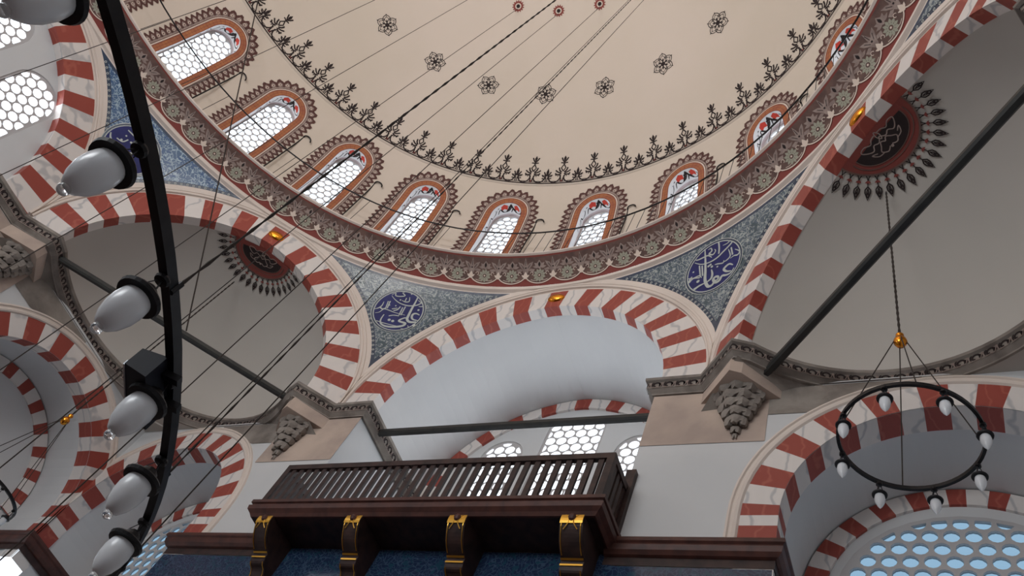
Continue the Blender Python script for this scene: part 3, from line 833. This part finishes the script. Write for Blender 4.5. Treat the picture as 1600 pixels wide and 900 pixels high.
def reveal_mesh():
    mb = MB(); fn = drum_map(0); o_ = w_out(0)
    def pt(x, z, k):   # k = 0 at the wall face, 1 at the screen
        r = rdrum(z) + (rscr(z) - rdrum(z)) * k; a = fn(x, z)
        return (r, -x * (1 - .0 * k), z)
    first = [fn(x, z) for x, z in o_]
    mid = [pt(x, z, .78) for x, z in o_]; mid[0] = mid[0]
    mb.grid([first, mid], 0); mb.grid([mid, [pt(x * .985, z, 1) for x, z in o_]], 1)
    # arabesque painted on the white part
    at, L = walker(o_)
    def rp(s, k, off):
        x, z = at(s, off); s_ = (z > WZS)
        q = pt(*at(s, -off), .78 * k); return q
    red_, blk = [], []
    mid_s = L / 2
    for m_ in (1, -1):
        for base in (.16, .52, .84):
            s_ = mid_s + m_ * base
            red_ += [[(s_ - .085, .25), (s_ - .07, .62), (s_, .52), (s_ + .07, .62), (s_ + .085, .25), (s_, .08)]]
            blk += st([(s_ - .16, .85), (s_ - .10, .45), (s_ - .02, .80), (s_ + .10, .72), (s_ + .18, .30)], .040, 4, taper=True)
            blk += leaf(s_ + .10, .30, 60, .13, .08) + leaf(s_ - .13, .25, 120, .12, .08)
        blk += st([(mid_s + m_ * .0, .1), (mid_s + m_ * .05, .5), (mid_s + m_ * .12, .82)], .045, 3, taper=True)
    for p in red_: mb.poly([rp(x, y, .004) for x, y in p], 2)
    for p in blk: mb.poly([rp(x, y, .006) for x, y in p], 3)
    return mb
RVL = reveal_mesh()
def screen_mesh():
    g = MB(); o_ = arch_outline(HW + .01, WZ0 - .1, WZS, WZA + .01, 18); i_ = arch_outline(HW - .03, WZ0 + .0, WZS, WZA - .03, 18)
    grille(g, o_, i_, .178, .0825, lambda x, y, t: (rscr(y) - .01 + t, -x, y), .03); return g
SCR = screen_mesh()
GLS = MB(); fill(GLS, [arch_outline(HW + .01, WZ0 - .1, WZS, WZA + .01, 18)], lambda x, y: (rscr(y), -x, y))
fr0 = rv0 = sc0_ = gl0 = None
for b in range(24):
    az = AZ[b]
    WN[0] += 1
    e = tag(empty('window_%d' % WN[0], rz=rad(az)), kind='structure')
    if b == 0:
        fr0 = FRM.build('painted_frame', [M['orange'], M['maroon'], M['cream'], M['fringe'], M['taupe'], M['maroon']], e)
        rv0 = RVL.build('painted_reveal', [M['reveal'], M['mauve'], M['scarlet'], M['black']], e)
        sc0_ = SCR.build('pierced_screen', M['grille'], e); gl0 = GLS.build('glass', M['pane'], e)
    else:
        for q in (fr0, rv0, sc0_, gl0):
            c = q.copy(); COL.objects.link(c); c.parent = e

# painted cornice below the drum
BR0, BZ0, BR1, BZ1 = 7.665, 14.18, 7.20, 14.58
SL = math.hypot(BR1 - BR0, BZ1 - BZ0)
def band_pt(az, y, off=0.0):        # y 0..1 up the slope, slightly hollow
    r = BR0 + (BR1 - BR0) * y; z = BZ0 + (BZ1 - BZ0) * y
    nr, nz = -(BZ1 - BZ0) / SL, (BR1 - BR0) / SL     # towards the room
    hollow = -.035 * sin(PI * y)
    return (( r + nr * (off + hollow)) * cos(rad(az)), (r + nr * (off + hollow)) * sin(rad(az)), z + nz * (off + hollow))
mb = MB()
NB = 82; PB = 2 * PI * 7.43 / NB
mb.grid([[band_pt(az, y / 6) for az in range(0, 360, 3)] for y in range(7)], 0, close=True)
mb.grid([[cyl_pt(r, az, z) for az in range(0, 360, 3)] for r, z in ((7.80, 14.03), (7.715, 14.06), (7.66, 14.08), (7.65, 14.14), (7.6665, 14.182))], 1, close=True)
mb.grid([[cyl_pt(r, az, z) for az in range(0, 360, 3)] for r, z in ((7.205, 14.574), (7.165, 14.585), (7.155, 14.605), (7.165, 14.625), (7.205, 14.63))], 1, close=True)
h = PB / 2
arc_pts = [(-h, .20), (-h * .82, .13), (-h * .45, .075), (0, .055), (h * .45, .075), (h * .82, .13), (h, .20)]
dark_area = []
for i in range(6):
    (xa, ya), (xb, yb) = arc_pts[i], arc_pts[i + 1]
    for j in range(8): dark_area.append([(xa, ya + (.56 - ya) * j / 8), (xb, yb + (.56 - yb) * j / 8), (xb, yb + (.56 - yb) * (j + 1) / 8), (xa, ya + (.56 - ya) * (j + 1) / 8)])
cream_ = st(arc_pts, .020, 3) + leaf(-h, .17, 90, .12, .075) + leaf(-h, .17, 35, .10, .045) + leaf(-h, .17, 145, .10, .045) + disc(-h, .17, .026, 8)
fl = []; fd = []
for k in range(11):
    a = 360 * k / 11 + 16
    fl += leaf(.05 * cos(rad(a)), .21 + .05 * sin(rad(a)), a, .085, .05)
fl += ringp(0, .21, .05, .022, 14)
fd += disc(0, .21, .036, 10)
fc = disc(0, .21, .017, 8)
tul = [[(-h - .035, .26), (-h + .035, .26), (-h + .06, .33), (-h + .11, .40), (-h + .135, .47), (-h + .06, .44), (-h + .03, .40), (-h, .54), (-h - .03, .40), (-h - .06, .44), (-h - .135, .47), (-h - .11, .40), (-h - .06, .33)]]
tul2 = st([(-h, .20), (-h, .28)], .03, 1) + [[(-h - .10, .35), (-h - .19, .33), (-h - .16, .27), (-h - .06, .31)], [(-h + .06, .31), (-h + .16, .27), (-h + .19, .33), (-h + .10, .35)]]
tul = [[(-h + (x + h) * 1.2, .26 + (y - .26) * 1.04) for x, y in p] for p in tul]
veins = disc(-h, .36, .018, 6) + st([(-h, .40), (-h, .50)], .010, 1) + st([(-h + .04, .35), (-h + .10, .43)], .009, 1) + st([(-h - .04, .35), (-h - .10, .43)], .009, 1)
top = leaf(0, .33, 90, .17, .13) + leaf(0, .36, 40, .14, .07) + leaf(0, .36, 140, .14, .07) + leaf(.02, .36, 10, .13, .05) + leaf(-.02, .36, 170, .13, .05)
topd = leaf(0, .37, 90, .10, .05)
fine = ringp(.16, .25, .03, .010, 8, 0, 260) + ringp(-.16, .25, .03, .010, 8, -80, 180) + st([(-.17, .13), (-.10, .11), (-.03, .12)], .009, 3) + st([(.17, .13), (.10, .11), (.03, .12)], .009, 3)
motif = [(2, 0, dark_area), (5, 1, fine), (4, 1, fl), (2, 2, fd), (5, 3, fc), (3, 1, top), (6, 2, topd), (3, 2, tul + tul2), (6, 3, veins), (5, 4, cream_)]
for k in range(NB):
    az0 = 93.7 + 360 * k / NB
    stamp(mb, motif, lambda x, y, off: band_pt(az0 - math.degrees(x / 7.43), y / .60, off))
tag(mb.build('trim_60', [M['maroon'], M['mould'], M['umber'], M['taupe'], M['sage'], M['cream'], M['black']]), kind='structure')

# ---------------------------------------------------------------- pendentives
def pend_pt(az, z, off=0):
    R = RS - off; r = sqrt(RS * RS - (z - ZC) ** 2) - off * .9
    return (r * cos(rad(az)), r * sin(rad(az)), z)
def pend_rows(V, rho, zt, off, n=22, m=18, zc=None):
    """rows between the two arches at V -22.5 and V +22.5"""
    def lims(z):
        r = sqrt(RS * RS - (z - ZC) ** 2); q = rho * rho - (z - 10.86) ** 2
        if q <= 0: return 22.5
        return 22.5 - math.degrees(math.asin(min(1, sqrt(q) / r)))
    zb = 10.87; z = zb
    while lims(z) <= 0 and z < zt: z += .01
    rows = []
    for i in range(n + 1):
        t = i / n; zz = z + (zt - z) * (1 - (1 - t) ** 1.5); w = max(lims(zz), 0)
        rows.append([pend_pt(V - w + 2 * w * j / m, zz, off) for j in range(m + 1)])
    return rows
calli = json.loads(CALLI)
def pendentive(V, tile, text=None, c=None, RR=.5):
    mb = MB(); mb.grid(pend_rows(V, 3.20, 14.08, 0), 0)
    o = tag(mb.build('wall_pendentive', M['mould']), kind='structure')
    mb = MB(); mb.grid(pend_rows(V, 3.325, 14.03, .006, 26, 20), 0); mb.grid(pend_rows(V, 3.40, 13.975, .012, 26, 20), 1)
    mb.build('tile_revetment', [M['tile_edge'], M[tile]], o)
    # little flowers of the border strip
    mb = MB()
    for sgn in (-1, 1):
        for k in range(4, 34):
            t = rad(16 + k * 1.95); u = 3.362 * cos(t); z = 10.86 + 3.362 * sin(t)
            if z > 13.99: break
            r = sqrt(RS * RS - (z - ZC) ** 2); az = V - sgn * (22.5 - math.degrees(math.asin(min(.99, u / r))))
            if abs(az - V) > 22: continue
            fn = lambda x, y, off: pend_pt(az - math.degrees(x / 8), z + y, .012 + off)
            stamp(mb, [(0, 0, ringp(0, 0, .018, .011, 8))], fn)
    if len(mb.f): mb.build('border_flowers', M['ivory'], o)
    if c is None: return o
    az0, z0 = c
    ph0 = math.asin((z0 - ZC) / RS)
    def fn(x, y, off):
        ph = ph0 + y / RS; R = RS - .014 - off; az = rad(az0) - x / (RS * cos(ph0))
        return (R * cos(ph) * cos(az), R * cos(ph) * sin(az), ZC + R * sin(ph))
    mb = MB()
    def ringg(r0, r1, mi, off, rings=4, n=40): mb.grid([[fn((r0 + (r1 - r0) * j / rings) * cos(2 * PI * k / n), (r0 + (r1 - r0) * j / rings) * sin(2 * PI * k / n), off) for k in range(n)] for j in range(rings + 1)], mi, close=True)
    ringg(0, RR, 0, .004, 7); ringg(RR, RR + .018, 1, .006, 1); ringg(RR + .018, RR + .05, 2, .005, 1); ringg(RR + .05, RR + .062, 1, .006, 1)
    S, Dt = calli[text]
    ps = []
    lim = RR - .01
    for w, s in S: ps += [p for p in st([tuple(q) for q in s], w * 1.15, 4, taper=len(s) > 3) if all(math.hypot(*v) < lim + .03 for v in p)]
    for x, y, r in Dt: ps += disc(x, y, r * 1.1, 8)
    ps2 = [p for p in ps]
    for p in ps2: mb.poly([fn(x, y, .009) for x, y in p], 3)
    q = mb.build('calligraphy_roundel', [M['navy'], M['ivory'], M['tile_edge'], M['ivory']], o)
    q['label'] = 'round navy tile panel with white Arabic lettering'
    return o
pendentive(112.5, 'tile', 'R12', (113.1, 13.33), .48)
pendentive(67.5, 'tile', 'R23', (67.7, 13.40), .50)
pendentive(157.5, 'tile_lit', 'R01', (158.2, 13.25), .50)
pendentive(22.5, 'tile')
for V in (202.5, 247.5, 292.5, 337.5): pendentive(V, 'tile')

# ---------------------------------------------------------------- railing on the cornice
rl = tag(empty('gallery_railing', (0, 0, 14.62)), 'thin black iron railing circling the painted cornice below the dome windows', 'railing')
mb = MB(); mb.tube([cyl_pt(7.20, az, .95) for az in range(0, 363, 3)], .017, 6); mb.build('handrail', M['iron'], rl)
mb = MB(); mb.tube([(7.20, 0, .0), (7.20, 0, .95)], .0065, 5); rod0 = mb.build('baluster', M['iron'], rl); first = True
azs = [x for x in [44 + 1.7 * k for k in range(37)]] + [107 + 5.0 * k for k in range(16)]
for az in azs:
    o = rod0 if first else rod0.copy()
    if not first: COL.objects.link(o); o.parent = rl
    first = False; o.rotation_euler = (0, 0, rad(az))

# hooked iron lamp poles, one beside each drum window
NAMES = {150: 'second dome window from the left', 135: 'third dome window from the left', 120: 'fourth dome window from the left', 105: 'fifth dome window from the left', 90: 'sixth dome window from the left', 75: 'seventh dome window from the left', 60: 'dome window last but one on the right', 165: 'first dome window from the left'}
p0 = None
for az, nm in NAMES.items():
    lab = 'thin hooked iron pole right of the ' + nm
    if p0 is None:
        mb = MB(); path = [(7.62, 0, 0), (7.60, 0, .8), (7.52, 0, 1.9), (7.46, 0, 2.02), (7.44, -.04, 2.07), (7.44, -.11, 2.08), (7.44, -.17, 2.03), (7.44, -.20, 1.96)]
        mb.tube(smooth_path(path, 3), .016, 6); p0 = mb.build('hooked_pole', M['iron']); o = p0
    else:
        o = p0.copy(); COL.objects.link(o)
    o.location = (0, 0, 14.65); o.rotation_euler = (0, 0, rad(AZ[az // 15] - 6.0))
    tag(o, lab, 'lamp hook', 'hooked poles beside the dome windows')

# ---------------------------------------------------------------- tie rods and gilt bosses
def tie(a, d, z, u0, u1, label):
    f = F(a); mb = MB(); A, B = Vector(f(u0, z, d)), Vector(f(u1, z, d)); t = (B - A).normalized(); n = t.cross(Vector((0, 0, 1)))
    sec = [(-.055, -.03), (-.03, -.06), (.03, -.06), (.055, -.03), (.055, .03), (.03, .06), (-.03, .06), (-.055, .03)]
    mb.grid([[P + n * x + Vector((0, 0, y)) for x, y in sec] for P in (A, B)], 0, close=True)
    return tag(mb.build('tie_rod', M['rod']), label, 'iron tie rod', 'iron tie rods across the arches')
tie(90, 8.15, 10.58, -2.53, 2.53, 'dark iron tie rod crossing the pale blue-white recess above the wooden balcony')
tie(135, 7.98, 10.60, -2.53, 2.53, 'dark iron tie rod across the left striped arch, behind the lamp ring')
tie(45, 8.15, 10.50, -2.53, 2.53, 'thick dark iron tie rod running up to the right picture edge')
for a, lab in ((90, 'gilt oval boss on the keystone of the middle striped arch'), (135, 'gilt oval boss on the keystone of the left striped arch'), (45, 'gilt oval boss on the keystone of the right striped arch'), (180, 'gilt oval boss on the keystone of the striped arch at the left edge')):
    f = F(a); mb = MB(); rows = []
    for i in range(7):
        t = PI / 2 * i / 6; r = cos(t)
        rows.append([f(.17 * r * cos(2 * PI * k / 20), 13.70 + .115 * r * sin(2 * PI * k / 20), D - .07 * sin(t)) for k in range(20)])
    mb.grid(rows, 0, close=True); tag(mb.build('gilt_boss', M['gold'], smooth=True), lab, 'boss')

# ---------------------------------------------------------------- wooden gallery cornice, tiled wall, balcony
def wood_cornice(path, i):
    mb = MB()
    sweep(mb, path, [(0, 7.78), (.11, 7.78), (.12, 7.75), (.12, 7.72), (.095, 7.70), (.10, 7.68), (.085, 7.62), (.05, 7.58), (.02, 7.57), (0, 7.57)], 0)
    sweep(mb, path, [(.012, 7.57), (.012, 7.46)], 1)
    tag(mb.build('trim_%d' % i, [M['wood2'], M['wood']]), kind='structure')
wood_cornice([(-2.2, D), (-4.30, D), (-4.30, 8.9)], 70)
wood_cornice([(4.30, 8.9), (4.30, D), (2.5, D)], 71)
wood_cornice([(-7.70, 8.9), (-7.70, 7.70), (-8.95, 7.70)], 72)
mb = MB(); f = f90
mb.poly([f(-4.29, 5.2, D - .01), f(4.29, 5.2, D - .01), f(4.29, 7.45, D - .01), f(2.6, 7.45, D - .01), f(2.6, 7.61, D - .01), f(-2.4, 7.61, D - .01), f(-2.4, 7.45, D - .01), f(-4.29, 7.45, D - .01)])
M['tile_dark'] = tiles('gallery_tile', lin(34, 48, 76), lin(62, 82, 106), lin(38, 70, 90), 18)
mb.build('tile_revetment', M['tile_dark'], wall_north)

X0, X1, YF = -2.42, 2.58, 7.12
bal = tag(empty('gallery_balcony', ((X0 + X1) / 2, D, 7.6)), 'dark brown wooden balcony with slatted rail and gilded brackets below the middle arch', 'balcony')
bx, by, bz = (X0 + X1) / 2, D, 7.6
def loc_mb(): return MB()
T = Matrix.Translation((-bx, -by, -bz))
mb = MB(); mb.box((X0, YF, 7.70), (X1, D, 7.80), 0, T); mb.box((X0 + .05, YF + .06, 7.62), (X1 - .05, D, 7.70), 0, T); mb.build('deck', M['wood'], bal)
mb = MB()
def fprof(o):   # moulded edge round three sides
    return [(X0 - o, D), (X0 - o, YF - o), (X1 + o, YF - o), (X1 + o, D)]
rows = []
for o_, z in ((-.06, 7.62), (-.03, 7.62), (.0, 7.66), (.045, 7.70), (.055, 7.76), (.03, 7.78), (.03, 7.80), (.055, 7.81), (.055, 7.86), (.03, 7.88), (-.05, 7.88)):
    rows.append([(x - bx, y - by, z - bz) for x, y in fprof(o_)])
mb.grid(rows, 0); mb.build('moulded_edge', M['wood2'], bal)
ZR = 8.52
mb = MB()
mb.box((X0 + .02, YF + .0, ZR), (X1 - .02, YF + .07, ZR + .09), 0, T)
for s, x in ((0, X0 + .02), (1, X1 - .09)): mb.box((x, YF + .07, ZR), (x + .07, D, ZR + .09), 0, T)
mb.build('top_rail', M['wood'], bal)
for x in (X0 + .02, X1 - .11):
    mb = MB(); mb.box((x, YF, 7.88), (x + .09, YF + .09, ZR), 0, T); mb.build('corner_post', M['wood'], bal)
mb = MB(); mb.box((X1 - .10, D - .08, 7.78), (X1 + .02, D, 8.90), 0, T); mb.build('wall_post', M['wood'], bal)
mb = MB(); mb.box((-.034, -.019, 0), (.034, .019, ZR - 7.88)); s0 = mb.build('slat', M['wood'], bal); first = True
n = 35
for k in range(n):
    o = s0 if first else s0.copy()
    if not first: COL.objects.link(o); o.parent = bal
    first = False
    o.location = (X0 + .18 + (X1 - X0 - .36) * k / (n - 1) - bx, YF + .035 - by, 7.88 - bz)
for sx in (X0 + .055, X1 - .055):
    for k in range(4):
        o = s0.copy(); COL.objects.link(o); o.parent = bal; o.location = (sx - bx, YF + .15 + .115 * k - by, 7.88 - bz); o.rotation_euler = (0, 0, PI / 2)
def bracket(x, w):
    # S-scroll console seen from below: profile in (distance from wall, height)
    out = [(.0, 6.75), (.05, 6.78), (.10, 6.90), (.12, 7.02), (.17, 7.10), (.24, 7.13), (.27, 7.20), (.28, 7.26), (.36, 7.30), (.45, 7.36), (.53, 7.46), (.57, 7.55), (.57, 7.63)]
    out = smooth_path(out, 3)
    mb = MB(); P = lambda u, q, z: (u, -q, z - bz)
    xx = x - bx
    rows = [[P(xx - w / 2, q, z) for q, z in out], [P(xx + w / 2, q, z) for q, z in out]]
    mb.grid(rows, 0)
    for s in (-1, 1): fill(mb, [[(0, 7.63)] + out], lambda q, z: P(xx + s * w / 2, q, z))
    o = mb.build('bracket', M['wood'], bal)
    mb = MB()
    # gilded carving: cap scroll, two beaded bands, leaf lines
    def onp(i): return out[min(max(i, 0), len(out) - 1)]
    def gband(za, zb, mi=0, off=.012):
        pts = [(q, z) for q, z in out if za <= z <= zb]
        mb.grid([[P(xx - w / 2 * .98, q + off, z - off * .6) for q, z in pts], [P(xx + w / 2 * .98, q + off, z - off * .6) for q, z in pts]], mi)
    gband(7.52, 7.632); 
    gband(7.18, 7.225); gband(7.25, 7.285)
    for s in (-1, 1):
        mb.tube([P(xx + s * w * .42, q + .006, z - .006) for q, z in out if 7.28 <= z <= 7.6][::2], .006, 5)
        mb.tube([P(xx + s * w * (.30 - .2 * sin(k * PI / 6)), onp(30 + k)[0] + .012, onp(30 + k)[1] - .01) for k in range(7)], .006, 5)
        mb.tube([P(xx + s * w * .42, q + .006, z - .006) for q, z in out if 6.8 <= z <= 7.16][::2], .005, 5)
    g = mb.build('gilded_carving', M['gilt'], o); g['label'] = 'worn gold leaf scrolls and bands'
    mb = MB(); mb.lathe([(.001, -.05), (.035, -.035), (.05, 0), (.035, .035), (.001, .05)], 12, 0, P(xx, .575, 7.585)); mb.build('carved_leaf', M['wood2'], o)
for x, w in ((2.30, .27), (.86, .24), (-.64, .24), (-2.10, .24)): bracket(x, w)

# ---------------------------------------------------------------- big lamp ring
RB, ZB = 4.13, 3.50
ch = tag(empty('ring_chandelier', (0, 0, ZB)), 'huge black iron ring chandelier close overhead at the left, hung with white glass lamps', 'chandelier')
mb = MB(); rows = []
for a in range(0, 360, 2):
    c_, s_ = cos(rad(a)), sin(rad(a)); rows.append([((RB + dr) * c_, (RB + dr) * s_, dz) for dr, dz in ((-.018, -.025), (.018, -.025), (.018, .025), (-.018, .025))])
rows.append(rows[0]); mb.grid(rows, 0, close=True); mb.build('iron_ring', M['iron'], ch)
def lamp_proto(parent, scale=1.0, drop=.15, big=True):
    s = scale
    e = None
    mb = MB()    # frosted glass body, narrow at the foot
    pr = [(.001, -.180), (.016, -.178), (.031, -.166), (.048, -.135), (.059, -.095), (.062, -.055), (.058, -.02), (.053, 0)]
    if not big: pr = [(.001, -.215), (.012, -.20), (.030, -.17), (.050, -.12), (.058, -.07), (.052, -.02), (.04, 0)]
    mb.lathe([(r * s, (z) * s - drop) for r, z in pr], 24)
    body = mb.build('lamp', M['bulb'], parent, smooth=True)
    mb = MB(); mb.lathe([(r * s, z * s - drop) for r, z in [(.053, -.012), (.080, -.010), (.084, .004), (.078, .012), (.045, .022), (.034, .05), (.018, .065), (.001, .067)]], 24)
    mb.build('cap', M['iron'], body)
    if big:
        mb = MB(); mb.lathe([(max(.001, .020 * s * sin(PI * k / 10)), -.190 * s - drop - .020 * s * cos(PI * k / 10)) for k in range(11)], 14); mb.build('finial_ball', M['crystal'], body, smooth=True)
    mb = MB(); mb.lathe([(.001, -.045), (.026, -.043), (.030, -.032), (.026, -.022), (.001, -.020)] if big else [(.001, -.05), (.028, -.04), (.028, -.015), (.001, -.01)], 14)
    top = -.045
    for k in range(3):
        a = 2 * PI * k / 3; mb.tube([(.010 * cos(a), .010 * sin(a), top), (.045 * s * cos(a), .045 * s * sin(a), -drop + .02)], .0022 if big else .004, 4)
    mb.build('hanger', M['iron'], body)
    return body
def copy_under(o, parent, loc):
    c = o.copy(); COL.objects.link(c); c.parent = parent; c.location = loc
    for k in list(o.children):
        d = k.copy(); COL.objects.link(d); d.parent = c
    return c
lp = lamp_proto(ch, 1.0, .15)
LZ = [22.3, 29.1, 35.9, 42.6, 49.6, 56.3, 63.0, 15.5, 8.7, 2.0]
lp.location = (RB * cos(rad(LZ[0])), RB * sin(rad(LZ[0])), 0)
for a in LZ[1:]: copy_under(lp, ch, (RB * cos(rad(a)), RB * sin(rad(a)), 0))
# little clamps on the ring
mb = MB(); mb.lathe([(.001, -.03), (.012, -.03), (.012, .03), (.001, .035)], 8); k0 = mb.build('clamp', M['iron'], ch); k0.location = (RB * cos(rad(30)) + .02, RB * sin(rad(30)), .01)
for a in (45, 56.5):
    c = k0.copy(); COL.objects.link(c); c.parent = ch; c.location = ((RB + .005) * cos(rad(a)), (RB + .005) * sin(rad(a)), .01)

# loudspeaker clamped to the ring
sp = tag(empty('loudspeaker', (3.285, 2.41, 3.42), rad(36)), 'black box loudspeaker with a silver edge clamped to the lamp ring', 'speaker')
mb = MB(); sec = [(-.055, -.05), (.045, -.065), (.045, .06), (-.055, .045)]
mb.grid([[(x, y, z) for x, z in sec] for y in (-.145, .145)], 0, close=True); mb.poly([(x, .145, z) for x, z in sec]); mb.poly([(x, -.145, z) for x, z in sec][::-1]); mb.build('cabinet', M['spk'], sp)
mb = MB(); mb.box((-.061, -.14, -.052), (-.055, .05, -.028)); g = mb.build('grille', M['silver'], sp); g['label'] = 'silver perforated grille'
for zq in (-.09, .06):
    mb = MB(); mb.box((.045, zq, .02), (.115, zq + .03, .05)); mb.build('mounting_bracket', M['iron'], sp)

# ---------------------------------------------------------------- small ring lamps under the semidomes
def small_chandelier(x, y, z, label, ropelabel, yt, zt, rot=0, hub=1.55):
    e = tag(empty('small_ring_chandelier', (x, y, z), rad(rot)), label, 'chandelier'); R = .585
    mb = MB(); rows = []
    for a in range(0, 361, 6):
        c_, s_ = cos(rad(a)), sin(rad(a)); rows.append([((R + dr) * c_, (R + dr) * s_, dz) for dr, dz in ((-.014, -.02), (.014, -.02), (.014, .02), (-.014, .02))])
    mb.grid(rows, 0, close=True); mb.build('iron_ring', M['iron'], e)
    l0 = lamp_proto(e, .80, .17, big=False); l0.location = (R * cos(rad(32)), R * sin(rad(32)), 0)
    for k in range(1, 8): copy_under(l0, e, (R * cos(rad(32 + 45 * k)), R * sin(rad(32 + 45 * k)), 0))
    mb = MB(); mb.lathe([(r * .8, q) for r, q in [(.001, -.11), (.05, -.09), (.085, -.03), (.075, .01), (.04, .04), (.03, .06), (.05, .08), (.05, .10), (.02, .13), (.001, .14)]], 20, 0, (0, 0, hub)); mb.build('brass_hub', M['gold'], e, smooth=True)
    for k in range(4):
        a = rad(12 + 90 * k); mb = MB(); mb.tube([(.06 * cos(a), .06 * sin(a), hub - .02), (R * cos(a), R * sin(a), 0)], .006, 5); mb.build('stay', M['cord'], e)
    mb = MB()
    n = int((zt - z - hub) / .06); zz = [hub + z + .13 + (zt - z - hub - .13) * k / n for k in range(n + 1)]
    mb.tube([(0, 0, q - z) for q in zz], [.010 + .006 * (k % 2) for k in range(n + 1)], 5)
    mb.build('hanging_chain', M['cord'], e)
    return e
small_chandelier(5.68, 6.42, 7.80, 'small round iron chandelier with eight white bulbs at the lower right', 'chain holding the small round chandelier at the right', 6.42, 13.12)
small_chandelier(-6.42, 6.01, 7.00, 'small round iron chandelier cut by the left picture edge, near the bottom', 'chain of the small chandelier at the left edge, rising behind the striped arch', 6.01, 13.05, 10, 1.6)

# ---------------------------------------------------------------- ropes and chains
def vertical(x, y, z0, z1, r, label, chain=False, group='ropes hanging from the dome'):
    mb = MB()
    if chain:
        n = int((z1 - z0) / .07); mb.tube([(x, y, z0 + (z1 - z0) * k / n) for k in range(n + 1)], [r * (1.5 if k % 2 else .7) for k in range(n + 1)], 5)
    else: mb.tube([(x, y, z0), (x, y, (z0 + z1) / 2), (x, y, z1)], r, 5)
    return tag(mb.build('hanging_chain' if chain else 'hanging_rope', M['cord']), label, 'chain' if chain else 'rope', group)
def dz(x, y): return ZD + sqrt(RD * RD - x * x - y * y)
labs = ['thin rope from the rightmost of the red rope collars at the top of the picture', 'thin rope from the middle red rope collar down past the blue Ali roundel side', 'thin rope from the left red rope collar across the dome', 'thin rope crossing the dome between two black rosettes at the upper left', 'thin rope crossing the crest border at the upper left', 'thin rope crossing the leftmost dome window area']
labs[1] = 'thin rope from the middle one of the red rope collars at the top'
for k in range(6):
    a = rad(89.3 + 15 * k); x, y = 4.02 * cos(a), 4.02 * sin(a); vertical(x, y, 3.5, dz(x, y), .006, labs[k])
vertical(3.58, 2.07, 3.5, dz(3.58, 2.07), .0052, 'dark chain running from the top middle to the lamp ring, leftmost of the two chains', True)
vertical(2.93, 2.92, 3.5, dz(2.93, 2.92), .0045, 'dark chain right of the thicker one, running down towards the balcony', True)
vertical(2.98, 2.87, 3.5, dz(2.98, 2.87), .003, 'thin wire running right along the second chain')
vertical(2.27, 3.46, 3.5, dz(2.27, 3.46), .0045, 'thin rope just right of the two chains, crossing the black rosette')
mb = MB(); A, B = Vector((-6.83, 1.26, 18.1)), Vector((-5.470, 5.780, 10.68))
mb.tube([A.lerp(B, k / 10) + Vector((0, 0, 0)) for k in range(11)], .014, 5)
tag(mb.build('wire', M['cord']), 'slanting dark wire from the dome to the left tie rod', 'wire')
